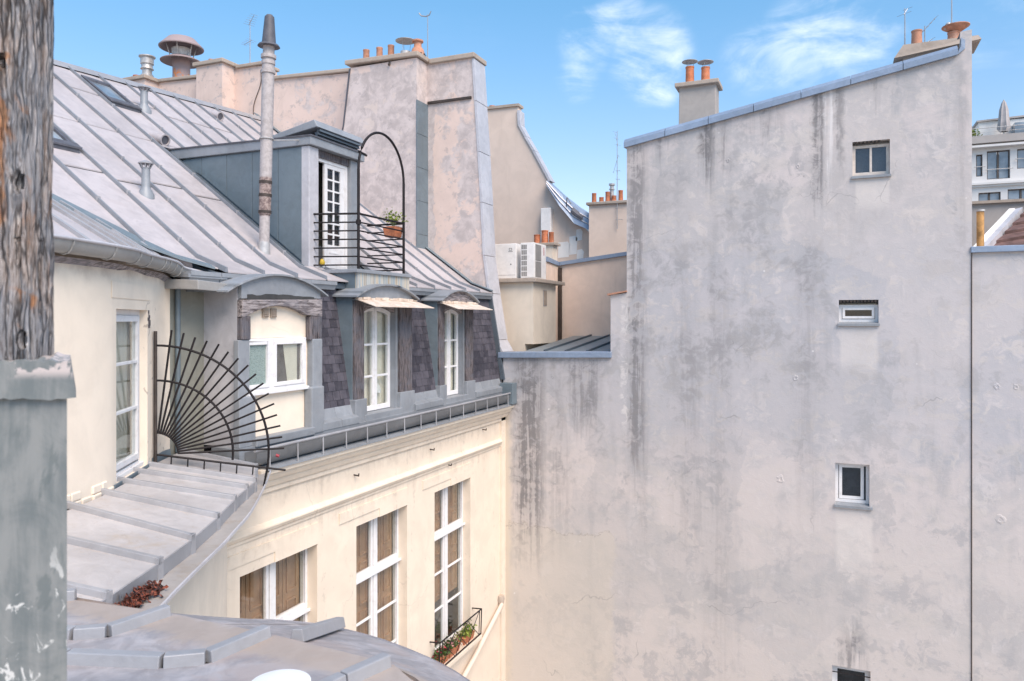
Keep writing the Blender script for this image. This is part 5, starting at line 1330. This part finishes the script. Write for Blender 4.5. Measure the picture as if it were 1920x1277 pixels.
def batten(path, name='batten', wd=.033, h=.058, z=None):
    for (x0, y0), (x1, y1) in zip(path, path[1:]):
        p, q = Vector((x0, y0, upz(x0, y0) - .01)), Vector((x1, y1, upz(x1, y1) - .01))
        if z: p.z, q.z = z
        d_ = (q - p).normalized(); sd = d_.cross(Vector((0, 0, 1))).normalized() * wd; up = Vector((0, 0, h)); e = d_ * .004
        MB().hexa([p - sd + e, p + sd + e, q + sd - e, q - sd - e, p - sd * .7 + up + e, p + sd * .7 + up + e, q + sd * .7 + up - e, q - sd * .7 + up - e]).build(name, 'zinc_seam', N, bevel=.005)
for pth in (B0, B1, B2, B3): batten(pth)
batten([(5.40, -14.50), (5.12, -13.80)][::1], z=(12.575, 12.33))
t = thing('white_disc', (5.62, -14.87, 12.59), 'smooth white round disc lying on the near zinc roof', 'disc')
MB().lathe((5.62, -14.87, 12.585), [(.118, 0), (.122, .008), (.118, .016), (.10, .020), (.05, .023), (.002, .024)], 32).build('cover', 'plastic_white', t, smooth=40)
MB().lathe((5.62, -14.87, 12.57), [(.128, 0), (.128, .021), (.002, .021)], 32).build('rim', 'dark_metal', t)

# ================================================================== timber post beside the camera
t = thing('timber_post', (6.2, -16.35, 12.6), 'rough weathered grey timber post with rusty holes standing on a zinc clad base', 'post')
fx_ = Fr((0, 0, 0), (.919, .394, 0), (.394, -.919, 0))
c0 = Vector((6.294, -16.298, 0))      # right front edge of the post
fP = Fr(c0, (.919, .394, 0), (.394, -.919, 0))
def ridged(fr, path, z0, z1, nz, amp, name, mt, holes=()):
    "vertical surface with grooves along the grain; path = (u, n) outline"
    pts = []; dens = .0028
    for (a, b) in zip(path, path[1:]):
        L_ = math.hypot(b[0] - a[0], b[1] - a[1]); k = max(2, int(L_ / dens))
        for i in range(k): pts.append((a[0] + (b[0] - a[0]) * i / k, a[1] + (b[1] - a[1]) * i / k, (b[1] - a[1]) / L_, -(b[0] - a[0]) / L_))
    m = MB(); n = len(pts)
    for j in range(nz + 1):
        z = z0 + (z1 - z0) * j / nz
        for i, (u, v, nu, nv) in enumerate(pts):
            q = Vector((u * 70, v * 70, z * 4.0)); d = mnoise.fractal(q, .8, 2., 5)
            q2 = Vector((u * 150, v * 150, z * 12)); d2 = mnoise.noise(q2)
            k = amp * (-abs(d) * 1.3 + .35) + amp * .45 * d2 - amp * 1.6 * max(0, mnoise.noise(Vector((u * 95 + 7, v * 95, z * 3.2))) - .28)
            for (hu, hz, hr, hs) in holes:
                r = math.hypot((u - hu) / hr, (z - hz) / (hr * hs))
                if v > -.004 and r < 1.5: k += -.035 * (1 - r ** 4) if r < 1 else .003 * (1.5 - r)
            m.v.append(fr.p(u - nu * k, v - nv * k, z))
    for j in range(nz):
        for i in range(n):
            m.f.append((j * n + i, j * n + (i + 1) % n, (j + 1) * n + (i + 1) % n, (j + 1) * n + i))
    m.f.append(tuple(range(n))[::-1]); m.f.append(tuple(range(nz * n, nz * n + n)))
    return m.build(name, mt, t, smooth=70)
ridged(fP, [(-.16, 0), (-.006, 0), (.0, -.006), (.002, -.066), (-.16, -.066), (-.16, 0)], 13.93, 15.3, 300, .0075, 'shaft', 'wood_post',
       holes=((-.0195, 14.24, .010, 2.), (-.013, 13.965, .008, 2.1), (-.0185, 14.14, .005, .8), (-.05, 14.45, .008, 1.6)))
m = MB()
# bent zinc cap around the foot of the post
rnd = random.Random(4)
top, bot = [], []
N_ = 26
def collar(n_, dz):
    up, lo = [], []
    for k in range(N_ + 1):
        u = -.22 + .30 * k / N_ - .593 * (.014 - n_)
        up.append((u, 13.925 + .010 * k / N_ + rnd.uniform(-.0035, .0035) + dz)); lo.append((u + (.010 if k == N_ else 0), 13.868 + rnd.uniform(-.0025, .0025) + (.004 if k == N_ else 0) + dz))
    return [fP.p(u, n_, z) for u, z in up] + [fP.p(u, n_, z) for u, z in lo[::-1]]
MB().prism(collar(.016, -.004), collar(-.075, .004)).build('zinc_collar', 'zinc_post', t)
ub = lambda n_: .068 - .60 * (.004 - n_)
MB().prism([fP.p(-.24, .004, 12.55), fP.p(ub(.004), .004, 12.55), fP.p(ub(-.072), -.072, 12.55), fP.p(-.24, -.072, 12.55)], [fP.p(-.24, .004, 13.874), fP.p(ub(.004), .004, 13.874), fP.p(ub(-.072), -.072, 13.874), fP.p(-.24, -.072, 13.874)]).build('clad_base', 'zinc_post', t)

# ================================================================== things behind the low wall
t = thing('stair_head', (-.4, 2.2, 12.5), 'cream rendered stair-head block with slab roof and slot window', 'building')
m = MB().box(-2.6, .08, 1.2, 3.4, 9.0, 15.0); m.build('wall', 'plaster_cream_far', t)
MB().box(.08, .32, 1.2, 2.94, 13.36, 15.0).build('upper_block', 'plaster_cream_far', t)
MB().box(-2.7, .45, 1.05, 3.4, 15.0, 15.1).build('roof_slab', 'coping_stone', t, bevel=.015)
MB().box(.30, .326, 1.92, 2.2, 14.38, 14.82).build('slot_frame', 'plaster_grey', t)
MB().box(.31, .331, 1.97, 2.2, 14.40, 14.80).build('slot_window', 'vent_beige', t)
def ac(x0, x1, y0, y1, z0, z1, label, front):
    t = thing('ac_unit', ((x0 + x1) / 2, (y0 + y1) / 2, z0), label, 'air conditioner')
    MB().box(x0, x1, y0, y1, z0 + .03, z1).build('casing', 'ac_white', t, bevel=.012)
    for x in (x0 + .08, x1 - .14): MB().box(x, x + .06, y0 + .02, y1 - .02, z0, z0 + .035).build('foot', 'ac_dark', t)
    fr = FY(y0)
    zm = (z0 + z1) / 2
    if front:
        for (a, b) in ((z0 + .06, zm - .01), (zm + .01, z1 - .04)):
            MB().fprism(fr, [(x0 - .0 + .02, a), (x0 + .38, a), (x0 + .42, a + .04), (x0 + .42, b - .04), (x0 + .38, b), (x0 + .02, b)], -.01, .006).build('fan_grille', 'ac_grille', t)
        e = bars(fr, x1 - .21, x1 - .12, z1 - .19, z1 - .12, 0, .004, .014); e.fbox(fr, x1 - .23, x1 - .10, 0, .004, z1 - .225, z1 - .21); e.build('maker_emblem', 'ac_grille', t)
        MB().fbox(fr, x1 - .17, x1 - .14, 0, .004, z0 + .40, z0 + .43).build('badge', 'ac_dark', t)
        MB().fbox(fr, x0 + .45, x1 - .02, 0, .004, z0 + .12, z0 + .126).build('panel_joint', 'ac_grille', t)
    else:
        for k in range(6):
            for q in range(3):
                MB().fbox(fr, x0 + .03 + q * .055, x0 + .075 + q * .055, -.004, .004, z0 + .08 + k * .145, z0 + .20 + k * .145).build('coil_grille', 'ac_grille', t)
        fx2 = FX(x1)
        for (a, b) in ((z0 + .06, zm - .01), (zm + .01, z1 - .04)):
            MB().fbox(fx2, y0 + .08, y0 + .5, -.01, .006, a, b).build('fan_grille', 'ac_grille', t)
        MB().fbox(fx2, y0 + .70, y0 + .74, 0, .004, z1 - .3, z1 - .08).build('maker_emblem', 'petal_red', t)
ac(-1.35, -.30, 1.5, 1.86, 15.10, 16.08, 'white air conditioner with two stacked fans facing the courtyard', True)
ac(-.15, .25, 1.45, 2.35, 15.10, 16.08, 'white air conditioner turned sideways with coil grille showing', False)
t = thing('rear_wall', (1, 4.6, 12), 'orange-beige rendered wall under a rising grey zinc coping', 'wall')
MB().prism([(-.14, 4.5, 9), (4.5, 4.5, 9), (4.5, 4.5, 16.2), (1.95, 4.5, 15.90), (-.14, 4.5, 15.66)], [(-.14, 4.9, 9), (4.5, 4.9, 9), (4.5, 4.9, 16.2), (1.95, 4.9, 15.90), (-.14, 4.9, 15.66)]).build('wall', 'plaster_orange', t)
MB().box(-.55, -.141, 3.42, 4.9, 9, 15.75).build('return_wall', 'plaster_orange', t)
MB().prism([(-.18, 4.42, 15.66), (2.2, 4.42, 15.93), (2.2, 4.98, 15.93), (-.18, 4.98, 15.66)], [(-.18, 4.42, 15.77), (2.2, 4.42, 16.04), (2.2, 4.98, 16.04), (-.18, 4.98, 15.77)]).build('coping', 'zinc_blue', t)
MB().prism([(-.62, 3.4, 15.72), (-.10, 3.4, 15.72), (-.10, 4.40, 15.66), (-.62, 4.40, 15.66)], [(-.62, 3.4, 15.86), (-.10, 3.4, 15.86), (-.10, 4.40, 15.78), (-.62, 4.40, 15.78)]).build('coping', 'zinc_blue', t)
MB().box(-.12, -.03, 4.38, 4.49, 13.3, 15.6).build('corner_pipe', 'iron_brown', t)
t = thing('lean_to_roof', (1.5, 2.6, 13.1), 'small teal zinc lean-to roof behind the low wall coping', 'roof')
for k in range(6):
    x0 = .34 + k * .56
    MB().hexa([(x0, .5, 13.10), (x0 + .55, .5, 13.10), (x0 + .55, 4.5, 13.44), (x0, 4.5, 13.44), (x0, .5, 13.20), (x0 + .55, .5, 13.20), (x0 + .55, 4.5, 13.52), (x0, 4.5, 13.52)]).build('zinc_sheet', 'zinc_lean', t)
    MB().hexa([(x0 + .53, .5, 13.2), (x0 + .575, .5, 13.2), (x0 + .575, 4.5, 13.52), (x0 + .53, 4.5, 13.52), (x0 + .535, .5, 13.25), (x0 + .57, .5, 13.25), (x0 + .57, 4.5, 13.57), (x0 + .535, 4.5, 13.57)]).build('batten', 'zinc_dark', t)
MB().box(.34, 3.7, .5, 4.5, 9, 13.08).build('wall', 'plaster_concrete', t)
t = thing('chimney_stack', (-.45, 4.2, 15.7), 'small chimney with three orange pots behind the air conditioners', 'chimney')
MB().box(-.75, -.14, 3.95, 4.35, 15.6, 16.25).build('shaft', 'plaster_cream_far', t)
MB().box(-.85, -.05, 3.88, 4.42, 16.25, 16.33).build('cap_slab', 'coping_stone', t, bevel=.01)
for x, h, r in ((-.95 + .25, .28, .10), (-.45, .40, .11), (-.24, .34, .08)): pot(t, x, 4.1, 16.32, r, h)
# far gable with curved profile
t = thing('rear_gable_house', (-2.5, 9.4, 10), 'tall beige gable house behind with swept zinc roof edge and paint patches', 'building')
gp2 = [(-8, 6), (2, 6), (2, 16.5), (-.3, 16.9), (-.62, 17.25), (-.97, 17.6), (-1.59, 18.35), (-2.12, 19.15), (-2.76, 20.35), (-3.10, 20.95), (-3.35, 21.45), (-3.40, 22.15), (-8, 22.22)]
MB().prism([(x, 9, z) for x, z in gp2], [(x, 9.35, z) for x, z in gp2]).build('wall', 'plaster_back', t)
MB().prism([(-8, 8.93, 22.18), (-3.33, 8.93, 22.11), (-3.33, 9.42, 22.11), (-8, 9.42, 22.18)], [(-8, 8.93, 22.28), (-3.33, 8.93, 22.21), (-3.33, 9.42, 22.21), (-8, 9.42, 22.28)]).build('coping', 'coping_stone', t)
vg = [(-3.35, 21.95), (-3.33, 21.42), (-3.07, 20.93), (-2.73, 20.35), (-2.09, 19.17)]
for (xa, za), (xb, zb) in zip(vg, vg[1:]):
    MB().prism([(xa - .05, 8.94, za), (xa + .05, 8.94, za), (xa + .05, 9.42, za), (xa - .05, 9.42, za)], [(xb - .05, 8.94, zb + .01), (xb + .05, 8.94, zb + .01), (xb + .05, 9.42, zb + .01), (xb - .05, 9.42, zb + .01)]).build('edge_flashing', 'zinc_bright', t)
# swept zinc roof strip in front of the gable's foot
ra = [(-2.15, 19.18), (-1.55, 18.62), (-1.0, 18.18), (-.40, 17.78)]; rb = [(-2.10, 18.98), (-1.59, 18.18), (-1.02, 17.50), (-.42, 17.22)]
for k in range(3):
    MB().prism([(ra[k][0], 8.8, ra[k][1]), (rb[k][0], 8.6, rb[k][1]), (rb[k][0], 8.9, rb[k][1]), (ra[k][0], 9.3, ra[k][1])], [(ra[k + 1][0], 8.8, ra[k + 1][1]), (rb[k + 1][0], 8.6, rb[k + 1][1]), (rb[k + 1][0], 8.9, rb[k + 1][1]), (ra[k + 1][0], 9.3, ra[k + 1][1])]).build('zinc_sheet', 'zinc_blue', t)
for f in (.3, .65):
    m = MB()
    for k in range(3):
        p = Vector((ra[k][0], 8.78, ra[k][1])).lerp(Vector((rb[k][0], 8.58, rb[k][1])), f); q = Vector((ra[k + 1][0], 8.78, ra[k + 1][1])).lerp(Vector((rb[k + 1][0], 8.58, rb[k + 1][1])), f); m.tube([p, q], .025, 5)
    m.build('batten', 'zinc_bright', t)
MB().tube([(-1.35, 8.7, 18.1), (-1.25, 8.5, 18.45), (-1.1, 8.5, 18.2)], .02, 5).build('skylight_prop', 'dark_metal', t)
MB().prism([(-1.15, 8.72, 18.05), (-.75, 8.72, 17.72), (-.75, 8.6, 17.60), (-1.15, 8.6, 17.92)], [(-1.10, 8.72, 18.12), (-.70, 8.72, 17.79), (-.70, 8.6, 17.67), (-1.10, 8.6, 17.99)]).build('skylight_frame', 'dark_metal', t)
MB().box(-2.37, -1.98, 8.75, 9.0, 15.5, 18.15).build('duct', 'ac_white', t, bevel=.02)
for (x0, x1, z0, z1) in ((-1.35, -1.05, 16.4, 17.1), (-1.08, -.85, 16.9, 17.35), (-1.05, -.8, 16.2, 16.6), (-1.78, -1.35, 16.3, 16.9), (-1.45, -1.2, 18.05, 18.3), (-1.22, -1.02, 17.75, 17.98), (-4.85, -4.65, 18.4, 18.6)):
    MB().fprism(FY(9.), [(x0, z0), (x1, z0 + .03), (x1 + .03, z1 - .1), (x1 - .05, z1), (x0 + .02, z1 - .03)], -.01, .006).build('paint_patch', 'plaster_white', t)
for x in (-5.0, -4.7): pot(t, x, 9.5, 22.25, .12, .16, 'terracotta_pale')
# stack with five pots
t = thing('chimney_stack', (.3, 8.5, 15), 'wide beige chimney with a row of orange pots and a steel flue', 'chimney')
MB().box(-.36, 1.6, 8.3, 8.75, 10, 18.08).build('shaft', 'plaster_back', t)
MB().box(-.44, 1.7, 8.2, 8.85, 18.07, 18.17).build('cap_slab', 'coping_stone', t, bevel=.015)
for x, h in ((-.23, .36), (.04, .20), (.27, .38), (.50, .23), (.74, .40), (1.05, .3)): pot(t, x, 8.5, 18.16, .085, h)
p = MB().lathe((.39, 8.62, 18.16), [(.07, 0), (.07, .45), (.10, .46), (.10, .5), (.07, .51), (.07, .6), (.11, .62), (.11, .68), (.002, .70)], 14).build('steel_flue', 'galvanised', t, smooth=40)
antenna(.69, 8.22, 17.2, 20.6, 'tall thin aerial fixed to the wide chimney beside the gable wall', [(20.2, -.12, .05, .5, 3), (19.6, -.18, 0, -.6, 2), (19.2, .12, 0, 0, 2), (18.9, .1, 0, 0, 2), (17.5, .25, 0, 0, 2), (17.9, .25, 0, 0, 2)])

# ================================================================== far right background
t = thing('tiled_house', (13, 5, 10), 'brown tiled roof with pale raking verge beyond the lower wall', 'building')
MB().box(10.6, 20, 2.6, 7.9, 0, 15.45).build('wall', 'plaster_grey', t)
for k in range(9):
    L0 = Vector((10.78 + .24 * k, 2.4 + .45 * k, 15.52 + .24 * k)); up = Vector((.27, .5, .25)); rt = Vector((1.0, 0, .16))
    for q in range(6):
        p = L0 + rt * q; h = Vector((0, 0, .055))
        MB().hexa([p, p + rt * .99, p + rt * .99 + up, p + up, p + h, p + rt * .99 + h, p + rt * .99 + up + h * .1, p + up + h * .1]).build('tile', 'tile_brown', t)
L0, L1 = Vector((10.74, 2.2, 15.45)), Vector((11.95, 5.0, 16.62))
MB().prism([L0, L0 + Vector((-.16, 0, 0)), L0 + Vector((-.16, 0, .16)), L0 + Vector((0, 0, .2))], [L1, L1 + Vector((-.16, 0, 0)), L1 + Vector((-.16, 0, .16)), L1 + Vector((0, 0, .2))]).build('verge', 'zinc_bright', t)
L0 += Vector((-.16, 0, .08)); L1 += Vector((-.16, 0, .08))
MB().prism([L0, L0 + Vector((-.12, 0, 0)), L0 + Vector((-.12, 0, .1)), L0 + Vector((0, 0, .1))], [L1, L1 + Vector((-.12, 0, 0)), L1 + Vector((-.12, 0, .1)), L1 + Vector((0, 0, .1))]).build('verge_coping', 'plaster_white', t)
t = thing('rust_pipe', (10.42, 1.0, 15.0), 'rusty orange vent pipe against the corner of the gable wall', 'pipe')
MB().tube([(10.42, 1.0, 14.5), (10.42, 1.0, 16.28)], .07, 12).build('pipe', 'rust_pipe', t, smooth=50)
MB().tube([(10.42, 1.0, 16.26), (10.42, 1.0, 16.30)], .085, 12).build('lid', 'galvanised', t, smooth=50)
t = thing('rear_yard_wall', (14, 8.2, 8), 'stained grey wall between the tiled roof and the white terraced block', 'wall')
MB().box(10.8, 22, 8.0, 8.5, 0, 17.35).build('wall', 'plaster_grey', t)
MB().box(10.75, 22, 7.9, 8.6, 17.35, 17.43).build('coping', 'coping_stone', t)
# white terraced apartment block
t = thing('terraced_block', (18, 27, 0), 'white apartment block with roof terrace and dark framed windows', 'building')
fr = FY(25.)
MB().box(12, 26, 25.3, 35, 0, 22.0).build('wall', 'modern_white', t)
m = holed(MB(), fr, 12, 26, 17.5, 22.5, [(14.0, 14.27, 20.95, 22.02), (14.45, 15.40, 20.78, 22.15), (15.68, 16.6, 21.2, 22.15), (14.10, 15.02, 19.6, 20.16), (15.30, 16.4, 19.6, 20.25), (17.2, 18.2, 20.9, 22.1), (17.2, 18.2, 19.6, 20.25)], .28, False)
m.build('front_wall', 'modern_white', t)
for (u0, u1, z0, z1, n) in ((14.0, 14.27, 20.95, 22.02, 1), (14.45, 15.40, 20.78, 22.15, 2), (15.68, 16.6, 21.2, 22.15, 2), (14.10, 15.02, 19.6, 20.16, 2), (15.30, 16.4, 19.6, 20.25, 2), (17.2, 18.2, 20.9, 22.1, 2), (17.2, 18.2, 19.6, 20.25, 2)):
    W = bars(fr, u0, u1, z0, z1, -.22, -.14, .05)
    if n == 2: W.fbox(fr, (u0 + u1) / 2 - .03, (u0 + u1) / 2 + .03, -.22, -.14, z0, z1)
    o = W.build('window', 'modern_frame', t)
    for k in range(n):
        a = u0 + .05 + k * (u1 - u0) / 2; b = (u1 if k == n - 1 else (u0 + u1) / 2) - .05
        MB().fbox(fr, a, b, -.19, -.18, z0 + .05, z1 - .05).build('pane', 'glass_far', o)
    if z0 > 20.5: MB().tube([fr.p(u0 - .1, .12, z0 + .45), fr.p(u1 + .1, .12, z0 + .45)], .02, 5).build('guard_rail', 'galvanised', o)
for z, d_ in ((20.52, .22), (20.42, .12), (22.30, .35), (19.40, .2)): MB().fbox(fr, 12, 26, 0, d_, z, z + .10).build('cornice_band', 'modern_white', t)
MB().fbox(fr, 12, 26, .0, .30, 22.5, 22.85).build('parapet', 'plaster_grey', t)
MB().box(14.30, 26, 26.2, 32, 22.0, 23.85).build('penthouse', 'plaster_white', t)
MB().prism([(14.2, 26.1, 23.84), (26, 26.1, 24.2), (26, 32.2, 24.2), (14.2, 32.2, 23.84)], [(14.2, 26.1, 23.92), (26, 26.1, 24.3), (26, 32.2, 24.3), (14.2, 32.2, 23.92)]).build('penthouse_roof', 'plaster_grey', t)
MB().box(15.7, 26, 25.6, 26.19, 22.4, 23.55).build('lounge_glass', 'glass_far', t)
o = MB().tube([fr.p(12, .1, 23.25), fr.p(26, .1, 23.25)], .02, 5).tube([fr.p(12, .1, 23.05), fr.p(26, .1, 23.05)], .012, 5)
for k in range(15): o.tube([fr.p(12 + k, .1, 22.85), fr.p(12 + k, .1, 23.25)], .015, 5)
o.build('terrace_rail', 'galvanised', t)
t = thing('parasol', (15.25, 25.6, 22.5), 'closed grey parasol on the roof terrace', 'parasol')
MB().tube([(15.25, 25.6, 22.5), (15.25, 25.6, 24.7)], .03, 8).build('pole', 'galvanised', t)
m = MB(); n = 14; prof = [(.20, 23.15), (.30, 23.3), (.24, 23.7), (.20, 24.2), (.10, 24.55), (.02, 24.68)]
for r, z in prof:
    for k in range(n): a = 2 * math.pi * k / n; q = r * (1 if k % 2 else .72); m.v.append(Vector((15.25 + q * math.cos(a), 25.6 + q * math.sin(a), z)))
for j in range(len(prof) - 1):
    for k in range(n): m.f.append((j * n + k, j * n + (k + 1) % n, (j + 1) * n + (k + 1) % n, (j + 1) * n + k))
m.build('folded_canopy', 'fabric_grey', t, smooth=60)
t = thing('terrace_shrub', (13.7, 25.3, 22.7), 'green shrub on the roof terrace beside the gable edge', 'shrub')
random.seed(9); m = MB()
for k in range(16): leaves(m, (13.75 + random.gauss(0, .22), 25.25 + random.gauss(0, .12), 22.85 + random.random() * .3), 40, .12, .10)
m.build('crown', 'leaf_bright', t)
MB().tube([(13.75, 25.2, 22.4), (13.76, 25.2, 23.0)], .03, 6).build('trunk', 'iron_brown', t)
print('slates', ns, 'objects', len(bpy.data.objects))
